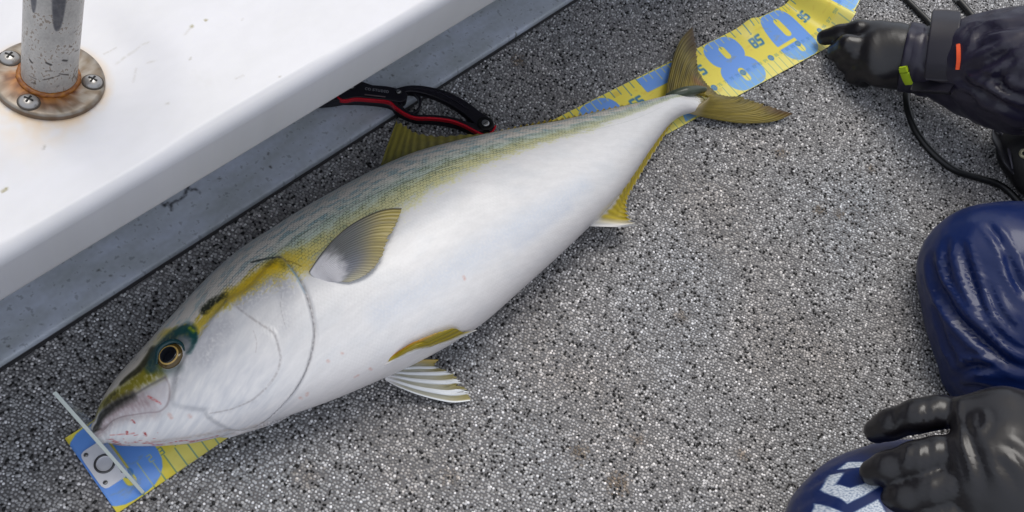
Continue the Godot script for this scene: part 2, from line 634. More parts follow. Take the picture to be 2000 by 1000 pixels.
# =====================================================================  the setting
func build_setting():
	# the deck under the carpet and the sea beyond the boat
	var deck_mat := paint(Color(0.41, 0.405, 0.41), 0.9)
	var v := PackedVector3Array()
	for q in [[-4.0, 0.4075], [-4.0, -4.0], [4.0, 0.4075], [4.0, -4.0]]:
		v.append(gun_along * q[0] + gun_out * q[1])
	var deck := put("deck", solid(v, PackedInt32Array([0, 1, 2, 1, 3, 2]), false), deck_mat)
	tag(deck, "dark boat deck floor under the speckled carpet", "deck", "", "structure")
	v = PackedVector3Array()
	for q in [[-150.0, -150.0], [-150.0, 150.0], [150.0, -150.0], [150.0, 150.0]]: v.append(Vector3(q[0], -0.9, q[1]))
	var sea := put("sea", solid(v, PackedInt32Array([0, 1, 2, 1, 3, 2]), false), paint(Color(0.12, 0.2, 0.24), 0.12))
	tag(sea, "grey green sea around the boat", "sea", "", "structure")

	# carpet: woven vinyl loops, each a small knob
	var knob := PackedVector3Array()
	for ring in [[1.0, 0.0], [0.9, 0.55], [0.5, 0.95]]:
		for j in 6: knob.append(Vector3(cos(TAU * j / 6) * ring[0], ring[1], sin(TAU * j / 6) * ring[0]))
	knob.append(Vector3(0, 1.08, 0))
	var ki := quads(3, 6, true)
	for j in 6: ki.append_array([12 + j, 12 + (j + 1) % 6, 18])
	var km := solid(knob, ki, false)
	var mm := MultiMesh.new()
	mm.transform_format = MultiMesh.TRANSFORM_3D
	mm.use_colors = true
	mm.mesh = km
	var buf := PackedFloat32Array()
	var stains := [[Vector3(0.1279, 0.0000, -0.3266), 0.009, 0.8], [Vector3(0.1697, 0.0000, -0.3133), 0.011, 0.9], [Vector3(0.2385, 0.0000, -0.7606), 0.008, 0.6], [Vector3(0.2968, 0.0000, -0.7056), 0.007, 0.7], [Vector3(0.3208, -0.0000, -0.7119), 0.006, 0.8], [Vector3(0.1757, 0.0000, -0.3605), 0.007, 0.5], [Vector3(-0.0822, -0.0000, -0.7331), 0.008, 0.8], [Vector3(0.1819, 0.0000, -0.5034), 0.008, 0.5], [Vector3(0.2760, 0.0000, -0.3885), 0.006, 0.6], [Vector3(0.0265, 0.0000, -0.2589), 0.010, 0.4], [Vector3(-0.0867, 0.0000, -0.2098), 0.012, 0.35], [Vector3(0.3458, 0.0000, -0.7937), 0.006, 0.6], [Vector3(0.1766, 0.0000, -0.6363), 0.05, 0.14], [Vector3(0.1032, 0.0000, -0.3830), 0.07, 0.14], [Vector3(-0.0127, 0.0000, -0.2822), 0.06, 0.16], [Vector3(0.3096, 0.0000, -0.5138), 0.06, 0.10]]
	var pitch := 0.0029
	var ca := cos(0.06)
	var sa := sin(0.06)
	var count := 0
	rng.seed = 5
	for i in range(-280, 285):
		for j in range(-495, 55):
			var x := i * pitch + (j % 2) * 0.0006 + rng.randf_range(-0.5, 0.5) * 0.0017 + 0.0022 * grain.get_noise_2d(i * 0.05, j * 0.05)
			var z := j * pitch * 0.95 + rng.randf_range(-0.5, 0.5) * 0.0017 + 0.0022 * grain.get_noise_2d(i * 0.05 + 90.0, j * 0.05)
			var p := Vector3(x * ca - z * sa + 0.1, 0, x * sa + z * ca)
			p += Vector3(grain.get_noise_2d(p.x * 60.0, p.z * 60.0), 0, grain.get_noise_2d(p.x * 60.0 + 30.0, p.z * 60.0)) * 0.0013
			var t := p.dot(gun_out)
			if t > 0.4032: continue
			# only the part of the deck that can come into view
			if p.z > 0.10 or p.z < -1.36 or p.x < -0.62 or p.x > 0.86: continue
			var kind := rng.randf()
			var c := 0.0
			var hi := rng.randf_range(0.0009, 0.0014)
			var fat := rng.randf_range(0.00112, 0.00160)
			var long := rng.randf_range(0.95, 1.2)
			var patchy := grain.get_noise_2d(p.x * 14.0, p.z * 14.0)
			if kind < 0.085 + 0.05 * patchy:
				c = rng.randf_range(0.55, 0.88)
				fat *= rng.randf_range(0.75, 1.0)
			elif kind < 0.19 + 0.05 * patchy:
				c = rng.randf_range(0.006, 0.022)
				long *= rng.randf_range(1.0, 1.8)
				fat *= rng.randf_range(0.55, 0.95)
			elif kind < 0.40: c = rng.randf_range(0.36, 0.52)
			else: c = rng.randf_range(0.20, 0.36)
			var dirt := 0.0
			for q in stains:
				var dd: float = Vector2(p.x - q[0].x, p.z - q[0].z).length() / q[1]
				if dd < 1.6: dirt = maxf(dirt, q[2] * (1.0 - smoothstep(0.3, 1.3, dd + 0.9 * grain.get_noise_2d(p.x * 170.0, p.z * 170.0))))
			c *= 1.0 - 0.75 * dirt
			var warm := 1.0 + 0.05 * grain.get_noise_2d(p.x * 5.0 + 40.0, p.z * 5.0)
			var a := rng.randf() * TAU if c < 0.03 or c > 0.45 else 0.06
			var e := Vector3(cos(a), 0, sin(a)) * fat * long
			var f := Vector3(-sin(a), 0, cos(a)) * fat
			buf.append_array([e.x, 0.0, f.x, p.x, 0.0, hi, 0.0, 0.0002, e.z, 0.0, f.z, p.z, c * (1.0 + 0.25 * dirt) * warm, c * 0.985, c * (0.99 - 0.25 * dirt) / warm, 1.0])
			count += 1
	mm.instance_count = count
	mm.buffer = buf
	var pile := MultiMeshInstance3D.new()
	pile.name = "carpet"
	pile.multimesh = mm
	var pm := tinted(0.62, 0.0, 0.4)
	pile.material_override = pm
	add_child(pile)
	tag(pile, "grey boat carpet of woven vinyl speckled with white and black", "carpet", "", "stuff")

	build_edge_strip()
	build_gunwale()

func build_edge_strip():
	# the painted margin between the carpet and the boat's side
	var cv := Canvas.new(1400, 240, Color(0.715, 0.74, 0.775))
	cv.px = 1000.0
	cv.py = 1000.0
	for y in cv.h:
		for x in cv.w:
			var n := cloud.get_noise_2d(x * 0.012, y * 0.03)
			var m := grain.get_noise_2d(x * 0.11, y * 0.11)
			var q := 1.0 + 0.10 * n + 0.05 * m
			if m > 0.47: q *= 0.82
			var i := y * cv.w + x
			cv.r[i] *= q
			cv.g[i] *= q
			cv.b[i] *= q * (1.0 + 0.03 * n)
	rng.seed = 31
	for k in 60:                                   # specks of dirt
		var p := Vector2(rng.randf() * 1.4, rng.randf() * 0.1)
		cv.line([p, p + Vector2(rng.randf_range(-1, 1), rng.randf_range(-1, 1)) * 0.002], 0.0006, rng.randf_range(0.0004, 0.0012), 0.0009)
		cv.flush(Color(0.2, 0.19, 0.17), rng.randf_range(0.2, 0.75), 0.4, 300.0)
	var along0 := -0.3
	for crack in [[Vector3(-0.3138, 0.0060, -0.4240), Vector3(-0.3118, 0.0060, -0.4145), Vector3(-0.3089, 0.0060, -0.4056), Vector3(-0.3105, 0.0060, -0.3990), Vector3(-0.3139, 0.0060, -0.3947), Vector3(-0.3153, 0.0060, -0.3907), Vector3(-0.3189, 0.0060, -0.3914), Vector3(-0.3197, 0.0060, -0.3872)], [Vector3(-0.3153, 0.0060, -0.3907), Vector3(-0.3117, 0.0060, -0.3863)], [Vector3(-0.3197, 0.0060, -0.3872), Vector3(-0.3252, 0.0060, -0.3895), Vector3(-0.3258, 0.0060, -0.3943)], [Vector3(-0.3118, 0.0060, -0.4145), Vector3(-0.3068, 0.0060, -0.4132), Vector3(-0.3040, 0.0060, -0.4160), Vector3(-0.2990, 0.0060, -0.4147)]]:
		var q := []
		for p in crack: q.append(Vector2(p.dot(gun_along) - along0, p.dot(gun_out) - 0.405))
		cv.line(q, 0.0012, 0.0006, 0.0014)
		cv.flush(Color(0.16, 0.16, 0.18), 0.75, 0.5, 250.0)
	var m := paint(Color.WHITE, 0.5)
	m.albedo_texture = cv.texture()
	m.texture_repeat = false
	var nu := 180
	var profile := [Vector2(0.4072, -0.004), Vector2(0.4074, 0.0040), Vector2(0.4084, 0.0056), Vector2(0.4100, 0.0062)]
	for k in 22: profile.append(Vector2(0.413 + k * 0.007, 0.0063))
	var v := PackedVector3Array()
	var uvs := PackedVector2Array()
	var lump: Vector3 = Vector3(-0.3169, 0.0060, -0.4066)
	for i in nu:
		var s := along0 + 1.4 * i / (nu - 1)
		for p in profile:
			var q: Vector3 = gun_along * s + gun_out * p.x + Vector3.UP * p.y
			var d := Vector2((q - lump).dot(gun_along) / 0.028, (q - lump).dot(gun_out) / 0.020).length()
			if p.y > 0.006: q.y += 0.0028 * exp(-pow(d, 4.0)) + 0.0006 * cloud.get_noise_2d(s * 22.0, p.x * 22.0)
			v.append(q)
			uvs.append(Vector2((s - along0) / 1.4, (p.x - 0.405) / 0.24))
	var strip := put("deck_margin", solid(v, quads(nu, profile.size()), false, PackedColorArray(), uvs), m)
	tag(strip, "blue grey painted margin between the carpet and the white gunwale", "deck edge", "", "structure")
	# a dark strip added for the shade in the gap at the carpet's edge
	var path := PackedVector3Array()
	var half := PackedFloat32Array()
	for i in 60:
		var s := -0.3 + 1.4 * i / 59.0
		path.append(gun_along * s + gun_out * (0.4050 + 0.0005 * cloud.get_noise_1d(s * 30.0)))
		half.append(0.0014)
	var edge_shade := put("carpet_edge_shade", bar(path, half, -0.001, 0.0013, 0.0006, false), paint(Color(0.17, 0.165, 0.175), 0.8))
	tag(edge_shade, "thin dark strip put in for the shaded gap along the carpet's edge", "shade_strip", "", "structure")

func build_gunwale():
	var g := thing("gunwale", "white fibreglass gunwale of the boat with rounded lip", "gunwale")
	var along0 := -0.55
	var long := 1.7
	var foot: Vector3 = Vector3(-0.3106, 0.3000, -0.2947)
	var lean := Vector3(0.13724431, 0.96772002, -0.21138109)
	var cv := Canvas.new(1700, 420, Color(0.775, 0.775, 0.79))
	cv.px = 1000.0
	cv.py = 1000.0
	for y in cv.h:
		for x in cv.w:
			var n := cloud.get_noise_2d(x * 0.009, y * 0.016)
			var m := grain.get_noise_2d(x * 0.05, y * 0.09)
			var q := 1.0 + 0.018 * n + 0.010 * m
			var i := y * cv.w + x
			cv.r[i] *= q
			cv.g[i] *= q
			cv.b[i] *= q * (1.0 + 0.006 * n)
	var fc := Vector2(foot.dot(gun_along) - along0, foot.dot(gun_out) - 0.30)
	# rust bled from the flange
	cv.line([fc], 0.0, 0.0, 0.0)
	for q in [[0.0, 0.0, 0.0325, 0.006, 0.45], [-0.010, -0.012, 0.026, 0.010, 0.16], [-0.022, -0.022, 0.010, 0.02, 0.13], [-0.04, -0.03, 0.008, 0.022, 0.10]]:
		var p := fc + Vector2(q[0], q[1])
		cv.line([p, p + Vector2(0.0005, 0)], q[2], q[2], q[3])
		cv.flush(Color(0.82, 0.62, 0.36), q[4], 0.5, 60.0)
	rng.seed = 41
	for k in 26:                                   # grey smudges of handling
		var p := Vector2(rng.randf() * 1.7, rng.randf_range(0.03, 0.4))
		cv.line([p, p + Vector2(rng.randf_range(-1, 1), rng.randf_range(-1, 1)) * 0.02], 0.002, 0.004, 0.006)
		cv.flush(Color(0.66, 0.65, 0.63), rng.randf_range(0.06, 0.2), 0.9, 160.0)
	for k in 170:                                  # specks and scuffs
		var p := Vector2(rng.randf() * 1.7, rng.randf_range(0.02, 0.4))
		var a := rng.randf_range(-0.5, 0.9)
		var l := rng.randf_range(0.0005, 0.002) if k % 4 else rng.randf_range(0.004, 0.014)
		cv.line([p, p + Vector2(cos(a), sin(a)) * l], 0.0004, 0.0003, 0.0007)
		cv.flush(Color(0.5, 0.47, 0.42) if k % 3 else Color(0.34, 0.31, 0.28), rng.randf_range(0.3, 0.85) * (0.5 if l > 0.003 else 1.0), 0.5, 400.0)
	for e in [[Vector3(-0.2873, 0.3000, -0.3310), Vector3(-0.2856, 0.3000, -0.3378), Vector3(-0.2823, 0.3000, -0.3457), Vector3(-0.2805, 0.3000, -0.3508), Vector3(-0.2773, 0.3000, -0.3547)], [Vector3(-0.2596, 0.3000, -0.3691), Vector3(-0.2591, 0.3000, -0.3777)], [Vector3(-0.2701, 0.3000, -0.3399), Vector3(-0.2656, 0.3000, -0.3435)]]:
		var q := []
		for p in e: q.append(Vector2(p.dot(gun_along) - along0, p.dot(gun_out) - 0.30))
		cv.line(q, 0.0004, 0.0003, 0.0008)
		cv.flush(Color(0.62, 0.6, 0.56), 0.5, 0.5, 300.0)
	for e in [[Vector3(-0.2886, 0.3000, -0.2148), Vector3(-0.2883, 0.3000, -0.2158), Vector3(-0.2877, 0.3000, -0.2173)], [Vector3(-0.2591, 0.3000, -0.3777), Vector3(-0.2589, 0.3000, -0.3786)], [Vector3(-0.2538, 0.3000, -0.3871), Vector3(-0.2536, 0.3000, -0.3875)]]:
		var q := []
		for p in e: q.append(Vector2(p.dot(gun_along) - along0, p.dot(gun_out) - 0.30))
		cv.line(q, 0.0008, 0.0006, 0.0008)
		cv.flush(Color(0.42, 0.38, 0.2), 0.8, 0.4, 300.0)
	var m := paint(Color.WHITE, 0.42)
	m.albedo_texture = cv.texture()
	m.texture_repeat = false
	# section from the flat top over the rounded lip and back under it; x outwards, y up
	var profile := []
	for k in 40: profile.append(Vector2(0.70 - k * (0.70 - 0.3255) / 40.0, GUN_TOP))
	for k in 13:
		var a := PI / 2 * k / 12.0
		profile.append(Vector2(0.3255 - 0.0100 * sin(a), GUN_TOP - 0.0100 + 0.0100 * cos(a)))
	profile.append_array([Vector2(0.3175, 0.274), Vector2(0.3235, 0.246), Vector2(0.3250, 0.2415), Vector2(0.3268, 0.240), Vector2(0.33, 0.2396), Vector2(0.35, 0.240), Vector2(0.52, 0.240)])
	var nu := 240
	var v := PackedVector3Array()
	var uvs := PackedVector2Array()
	for i in nu:
		var s := along0 + long * i / (nu - 1)
		var run := 0.0
		for k in profile.size():
			var p: Vector2 = profile[k]
			if k: run += p.distance_to(profile[k - 1])
			var q := gun_along * s + gun_out * p.x + Vector3.UP * p.y
			if k < 42:
				# the surface follows the seat of the stanchion, whose foot leans a little
				var d := q - foot
				d.y = 0
				var near := exp(-pow(d.length() / 0.062, 4.0))
				q.y += -near * 0.75 * (d.x * lean.x + d.z * lean.z) / lean.y + 0.0008 * cloud.get_noise_2d(s * 5.0, p.x * 8.0)
			v.append(q)
			uvs.append(Vector2((s - along0) / long, (maxf(p.x, 0.31) - 0.30 - (maxf(run - 0.392, 0.0) * 0.2)) / 0.42))
	put("cap_rail", solid(v, quads(nu, profile.size()), false, PackedColorArray(), uvs, Vector3.UP), m, g)
	v = PackedVector3Array()
	for i in 2:
		var s := along0 + long * i
		for p in [Vector2(0.515, 0.242), Vector2(0.52, 0.0), Vector2(0.56, -0.9), Vector2(0.70, -0.9), Vector2(0.70, GUN_TOP - 0.002)]: v.append(gun_along * s + gun_out * p.x + Vector3.UP * p.y)
	put("side_wall", solid(v, quads(2, 5), false, PackedColorArray(), PackedVector2Array(), -gun_out), paint(Color(0.62, 0.64, 0.68), 0.5), g)

# =====================================================================  the fish
const F_AT := Vector3(-0.2502, 0.0000, -0.1708)
const F_ALONG := Vector3(0.5340, 0.0000, -0.8455)
const F_BACK := Vector3(-0.8455, 0.0000, -0.5340)
const SNOUT := 0.6                                  # centimetres of rounded snout before the first row

func fish_row(s: float) -> Array:
	var n := fish_rows.size()
	var i := 0
	while i < n - 2 and fish_rows[i + 1][0] < s: i += 1
	var a: Array = fish_rows[i]
	var b: Array = fish_rows[i + 1]
	var p: Array = fish_rows[maxi(i - 1, 0)]
	var q: Array = fish_rows[mini(i + 2, n - 1)]
	var h: float = b[0] - a[0]
	var t: float = (s - a[0]) / h
	var out := []
	for k in range(1, 5):
		var m0: float = (b[k] - p[k]) / (b[0] - p[0]) * h
		var m1: float = (q[k] - a[k]) / (q[0] - a[0]) * h
		var t2 := t * t
		var t3 := t2 * t
		out.append((2 * t3 - 3 * t2 + 1) * a[k] + (t3 - 2 * t2 + t) * m0 + (3 * t2 - 2 * t3) * b[k] + (t3 - t2) * m1)
	return out

func fish_point(s: float, v: float, row = null) -> Vector3:
	# s centimetres from the snout; v 0 at the back, 1 at the belly, over the upper flank
	var r: Array = row if row != null else fish_row(maxf(s, 0.0))
	var k := sqrt(maxf(0.0, 1.0 - pow(minf(s, 0.0) / SNOUT, 2)))
	var c := cos(PI * v)
	var z := sin(PI * v)
	c = signf(c) * pow(absf(c), 0.95)
	z = signf(z) * pow(absf(z), 0.95)
	return F_AT + (F_ALONG * s + F_BACK * (r[1] + r[0] * k * c) + Vector3.UP * (r[2] + r[3] * k * z)) * 0.01

func along_table(p: Array, n: int) -> PackedFloat32Array:
	# the v of a line of Vector2(s, v) for every column of the fish's texture
	var out := PackedFloat32Array()
	var k := 0
	for x in n:
		var s := (x + 0.5) / n * 72.4 - SNOUT
		while k < p.size() - 2 and p[k + 1].x < s: k += 1
		var t: float = (s - p[k].x) / maxf(p[k + 1].x - p[k].x, 0.01)
		out.append(lerpf(p[k].y, p[k + 1].y, clampf(t, -0.5, 1.5)))
	return out

func build_fish():
	var fish := thing("fish", "large silver white fish with a yellow side stripe lying on the measuring tape", "fish")
	var W := 1536
	var H := 640
	var cv := Canvas.new(W, H, Color.WHITE)
	var deep := Canvas.new(W, H, Color(0.5, 0.5, 0.5))          # r: relief, g: fine relief
	cv.px = W / 72.4
	deep.px = cv.px
	var upper := along_table([Vector2(4.93, 0.086), Vector2(7.01, 0.123), Vector2(9.57, 0.347), Vector2(12.38, 0.320), Vector2(14.78, 0.334), Vector2(17.35, 0.333), Vector2(19.51, 0.320), Vector2(22.55, 0.324), Vector2(25.76, 0.318), Vector2(28.96, 0.320), Vector2(32.25, 0.324), Vector2(35.77, 0.317), Vector2(40.02, 0.327), Vector2(44.59, 0.338), Vector2(49.55, 0.336), Vector2(56.84, 0.349), Vector2(65.74, 0.356)], W)
	var lower := along_table([Vector2(3.97, 0.354), Vector2(6.13, 0.440), Vector2(9.33, 0.433), Vector2(11.74, 0.413), Vector2(13.98, 0.436), Vector2(16.62, 0.454), Vector2(19.51, 0.453), Vector2(21.59, 0.445), Vector2(24.80, 0.435), Vector2(28.00, 0.429), Vector2(31.53, 0.422), Vector2(35.05, 0.417), Vector2(39.70, 0.413), Vector2(44.67, 0.410), Vector2(49.79, 0.411), Vector2(55.88, 0.424), Vector2(65.18, 0.451)], W)
	var c_back := Color(0.76, 0.74, 0.69)
	var c_dorsal := Color(0.86, 0.83, 0.785)
	var c_green := Color(0.735, 0.785, 0.735)
	var c_olive := Color(0.78, 0.77, 0.58)
	var c_gold := Color(0.83, 0.73, 0.26)
	var c_white := Color(0.845, 0.84, 0.84)
	for x in W:
		var s := (x + 0.5) / W * 72.4 - SNOUT
		var row := fish_row(clampf(s, 0.0, 71.4))
		var girth: float = 1.57 * (row[0] + row[3]) + 0.3
		var vu := upper[x]
		var vl := lower[x]
		var head := 1.0 - smoothstep(13.0, 22.0, s)
		var tail := smoothstep(40.0, 66.0, s)
		if head > 0.0: vl = lerpf(vl, vu + (vl - vu) * 0.86, head)
		var gold := c_olive.lerp(c_gold, smoothstep(5.0, 9.0, s) * (1.0 - smoothstep(17.0, 24.0, s)))
		gold = gold.lerp(c_dorsal.lerp(Color(0.72, 0.68, 0.58), 0.4), 1.0 - smoothstep(5.0, 7.5, s))
		for y in H:
			var v := (y + 0.5) / H
			var d := v * girth
			var n := cloud.get_noise_2d(s * 0.45, d * 1.5)
			var f := grain.get_noise_2d(s * 2.2, d * 4.0)
			var vv := v + 0.03 * n + 0.012 * f
			var t := (vv - vu) / maxf(vl - vu, 0.012)
			var c: Color
			if t < 0.0:
				c = c_back.lerp(c_dorsal, smoothstep(0.0, 0.85, vv / maxf(vu, 0.02)))
				c = c.lerp(c_green, smoothstep(-0.7, 0.0, t) * 0.75 * (1.0 - head))
				c = c.lerp(Color(0.52, 0.68, 0.72), clampf(n * 1.9 - 0.05, 0.0, 0.65) * (1.0 - head * 0.4))
			else:
				c = c_green.lerp(gold, smoothstep(0.05, 0.55, t)).lerp(c_dorsal.lerp(gold, smoothstep(-0.05, 0.3, t)), smoothstep(0.3, 0.7, head))
				c = c.lerp(Color(0.58, 0.65, 0.56), clampf(0.9 * n + 0.8 * f, 0.0, 0.55) * (1.0 - head))
				c = c.lerp(Color(0.68, 0.71, 0.65), tail * 0.6)
				c = c.lerp(c_white, smoothstep(0.72 - 0.1 * head, 1.35 - 0.22 * head, t + 0.22 * f))
			# pale violet and blue clouds of the flank
			var w := smoothstep(0.9, 1.5, t)
			if w > 0.0:
				var pale := 0.5 + 0.5 * cloud.get_noise_2d(s * 0.16 + 50.0, d * 0.35)
				c = c.lerp(Color(0.79, 0.80, 0.815), w * 0.35 * smoothstep(0.45, 0.8, pale))
				c = c.lerp(Color(0.81, 0.78, 0.775), w * 0.5 * smoothstep(0.72, 0.98, v))
				c = c.lerp(Color(0.74, 0.75, 0.78), w * (1.0 - smoothstep(9.0, 16.5, s)) * (0.35 + 0.5 * n))
			var stem := smoothstep(69.7, 71.6, s + 0.9 * f + 0.6 * n)
			c = c.lerp(Color(0.52, 0.46, 0.20).lerp(Color(0.36, 0.32, 0.13), clampf(0.5 + f, 0.0, 1.0)), stem)
			# scales: staggered rows, finer towards the tail
			var ss := s / 0.34
			var sd := d / 0.24
			var rowk := floorf(sd)
			var fx := fposmod(ss + 0.5 * fposmod(rowk, 2.0) + 0.25 * f, 1.0) - 0.5
			var fy := sd - rowk - 0.5
			var scale := clampf(1.0 - (fx * fx + fy * fy * 0.8) * 3.4, 0.0, 1.0)
			var dark := (1.0 - smoothstep(0.6, 1.15, t)) * smoothstep(8.0, 15.0, s)
			var spot := smoothstep(0.35, 0.1, scale)
			c = c.darkened(0.58 * dark * spot * clampf(0.75 + n, 0.2, 1.0))
			c = c.darkened(clampf((0.06 - 0.045 * w) * f * (1.0 - 0.7 * head) + 0.03 * n, -0.05, 0.09))
			var i := y * W + x
			cv.r[i] = c.r
			cv.g[i] = c.g
			cv.b[i] = c.b
			deep.g[i] = 0.5 + 0.45 * scale * (0.35 + 0.65 * dark) * smoothstep(9.0, 15.0, s) + 0.05 * f * (1.0 - 0.7 * head)
	# --- marks of the head and the flank; lengths in centimetres
	var go := func(p: Array, r0: float, r1: float, soft: float, c: Color, a: float, rough := 0.0):
		var row := fish_row(clampf(p[0].x, 0.3, 71.0))
		var girth: float = 1.57 * (row[0] + row[3]) + 0.3
		cv.py = H / girth
		var q := []
		for e in p: q.append(Vector2(e.x + SNOUT, e.y * girth))
		q = smooth2(q)
		cv.line(q, r0, r1, soft)
		cv.flush(c, a, rough, 3.0)
	var go_area := func(p: Array, soft: float, c: Color, a: float, rough := 0.0):
		var row := fish_row(clampf(p[0].x, 0.3, 71.0))
		var girth: float = 1.57 * (row[0] + row[3]) + 0.3
		cv.py = H / girth
		var q := []
		for e in p: q.append(Vector2(e.x + SNOUT, e.y * girth))
		cv.area(q, soft)
		cv.flush(c, a, rough, 3.0)
	var cut := func(p: Array, r0: float, r1: float, soft: float, to: float, a: float):
		var row := fish_row(clampf(p[0].x, 0.3, 71.0))
		var girth: float = 1.57 * (row[0] + row[3]) + 0.3
		deep.py = H / girth
		var q := []
		for e in p: q.append(Vector2(e.x + SNOUT, e.y * girth))
		q = smooth2(q)
		deep.line(q, r0, r1, soft)
		for i in deep.touched:
			deep.r[i] = lerpf(deep.r[i], to, deep.mask[i] * a)
			deep.mask[i] = 0.0
		deep.touched.clear()
	var cut_area := func(p: Array, soft: float, to: float, a: float):
		var row := fish_row(clampf(p[0].x, 0.3, 71.0))
		var girth: float = 1.57 * (row[0] + row[3]) + 0.3
		deep.py = H / girth
		var q := []
		for e in p: q.append(Vector2(e.x + SNOUT, e.y * girth))
		q = smooth2(q, true)
		deep.area(q, soft)
		for i in deep.touched:
			deep.r[i] += to * deep.mask[i] * a
			deep.mask[i] = 0.0
		deep.touched.clear()
	# snout and cheek
	go.call([Vector2(1.56, 0.211), Vector2(3.01, 0.224), Vector2(4.69, 0.200), Vector2(6.85, 0.166)], 0.5, 0.7, 0.5, Color(0.80, 0.765, 0.71), 0.8, 0.3)
	go.call([Vector2(0.44, 0.179), Vector2(1.80, 0.315), Vector2(3.01, 0.372), Vector2(4.61, 0.393), Vector2(5.89, 0.401)], 0.24, 0.30, 0.16, Color(0.50, 0.47, 0.11), 0.95, 0.35)
	go.call([Vector2(1.24, 0.304), Vector2(1.80, 0.306), Vector2(2.28, 0.327)], 0.22, 0.2, 0.15, Color(0.30, 0.28, 0.08), 0.8, 0.5)
	go.call([Vector2(3.01, 0.290), Vector2(3.65, 0.299), Vector2(4.61, 0.315), Vector2(5.73, 0.293), Vector2(6.21, 0.274)], 0.18, 0.34, 0.12, Color(0.20, 0.185, 0.06), 1.0, 0.1)
	go.call([Vector2(11.18, 0.333), Vector2(11.82, 0.331), Vector2(12.38, 0.338), Vector2(13.02, 0.351)], 0.42, 0.22, 0.2, Color(0.14, 0.15, 0.08), 1.0, 0.4)
	go.call([Vector2(11.90, 0.383), Vector2(12.46, 0.381), Vector2(12.70, 0.404)], 0.25, 0.3, 0.25, Color(0.73, 0.64, 0.12), 0.75, 0.6)
	go.call([Vector2(10.30, 0.379), Vector2(11.98, 0.376), Vector2(14.30, 0.374), Vector2(15.98, 0.381), Vector2(17.91, 0.383)], 0.25, 0.5, 0.3, Color(0.76, 0.67, 0.28), 0.6, 0.5)
	for k in 70:
		var fs := rng.randf_range(4.0, 17.0)
		var fv := rng.randf_range(0.03, 0.26)
		go.call([Vector2(fs, fv), Vector2(fs + rng.randf_range(0.1, 0.5), fv - rng.randf_range(-0.003, 0.008))], 0.03, 0.02, 0.06, Color(0.36, 0.34, 0.32), rng.randf_range(0.3, 0.75))
	go.call([Vector2(13.34, 0.390), Vector2(14.70, 0.383), Vector2(16.22, 0.383), Vector2(17.43, 0.381)], 0.35, 0.5, 0.3, Color(0.86, 0.71, 0.05), 0.95, 0.3)
	go.call([Vector2(17.35, 0.365), Vector2(18.07, 0.372), Vector2(18.15, 0.404)], 0.3, 0.25, 0.25, Color(0.42, 0.38, 0.06), 0.6, 0.5)
	go.call([Vector2(18.87, 0.367), Vector2(19.43, 0.411), Vector2(19.67, 0.442)], 0.6, 0.4, 0.5, Color(0.80, 0.70, 0.25), 0.7, 0.5)
	# around the eye
	go.call([Vector2(5.49, 0.370), Vector2(6.37, 0.322), Vector2(7.25, 0.317), Vector2(8.29, 0.333), Vector2(9.09, 0.370)], 0.50, 0.70, 0.2, Color(0.13, 0.25, 0.26), 0.9, 0.2)
	go.call([Vector2(8.45, 0.318), Vector2(9.09, 0.342), Vector2(9.33, 0.392), Vector2(9.09, 0.429), Vector2(8.37, 0.454)], 0.25, 0.22, 0.14, Color(0.03, 0.27, 0.27), 0.95, 0.25)
	go.call([Vector2(9.41, 0.354), Vector2(9.49, 0.386)], 0.14, 0.12, 0.1, Color(0.55, 0.60, 0.12), 0.85, 0.3)
	go.call([Vector2(8.29, 0.368), Vector2(8.61, 0.402), Vector2(8.37, 0.435)], 0.32, 0.3, 0.2, Color(0.50, 0.51, 0.53), 0.85)
	go.call([Vector2(5.57, 0.392), Vector2(6.13, 0.449), Vector2(7.09, 0.479)], 0.25, 0.25, 0.3, Color(0.26, 0.33, 0.32), 0.7)
	# upper jaw and mouth
	go_area.call([Vector2(-0.20, 0.440), Vector2(0.92, 0.390), Vector2(2.28, 0.436), Vector2(3.73, 0.454), Vector2(4.93, 0.472), Vector2(5.89, 0.481), Vector2(5.81, 0.529), Vector2(5.41, 0.579), Vector2(4.93, 0.617), Vector2(4.29, 0.635), Vector2(3.57, 0.615), Vector2(2.52, 0.583), Vector2(1.72, 0.549), Vector2(0.76, 0.529), Vector2(0.12, 0.590)], 0.18, Color(0.74, 0.71, 0.725), 0.6, 0.15)
	go.call([Vector2(-0.20, 0.594), Vector2(0.60, 0.492), Vector2(1.80, 0.494), Vector2(3.09, 0.520), Vector2(3.89, 0.556)], 0.35, 0.25, 0.4, Color(0.55, 0.46, 0.47), 0.6, 0.3)
	go.call([Vector2(-0.20, 0.433), Vector2(0.52, 0.372), Vector2(1.24, 0.402), Vector2(2.36, 0.433), Vector2(3.33, 0.460)], 0.34, 0.10, 0.14, Color(0.17, 0.16, 0.14), 0.95, 0.1)
	go.call([Vector2(3.33, 0.460), Vector2(4.53, 0.465), Vector2(5.89, 0.478)], 0.05, 0.04, 0.08, Color(0.36, 0.35, 0.36), 0.8)
	go.call([Vector2(5.89, 0.478), Vector2(5.81, 0.529), Vector2(5.33, 0.587), Vector2(4.85, 0.621), Vector2(4.21, 0.635), Vector2(3.49, 0.612), Vector2(2.60, 0.583), Vector2(1.80, 0.553), Vector2(0.92, 0.537), Vector2(0.12, 0.590)], 0.03, 0.03, 0.09, Color(0.50, 0.44, 0.45), 0.85)
	go.call([Vector2(4.13, 0.524), Vector2(4.45, 0.565), Vector2(4.61, 0.592)], 0.06, 0.03, 0.08, Color(0.72, 0.16, 0.16), 0.8, 0.6)
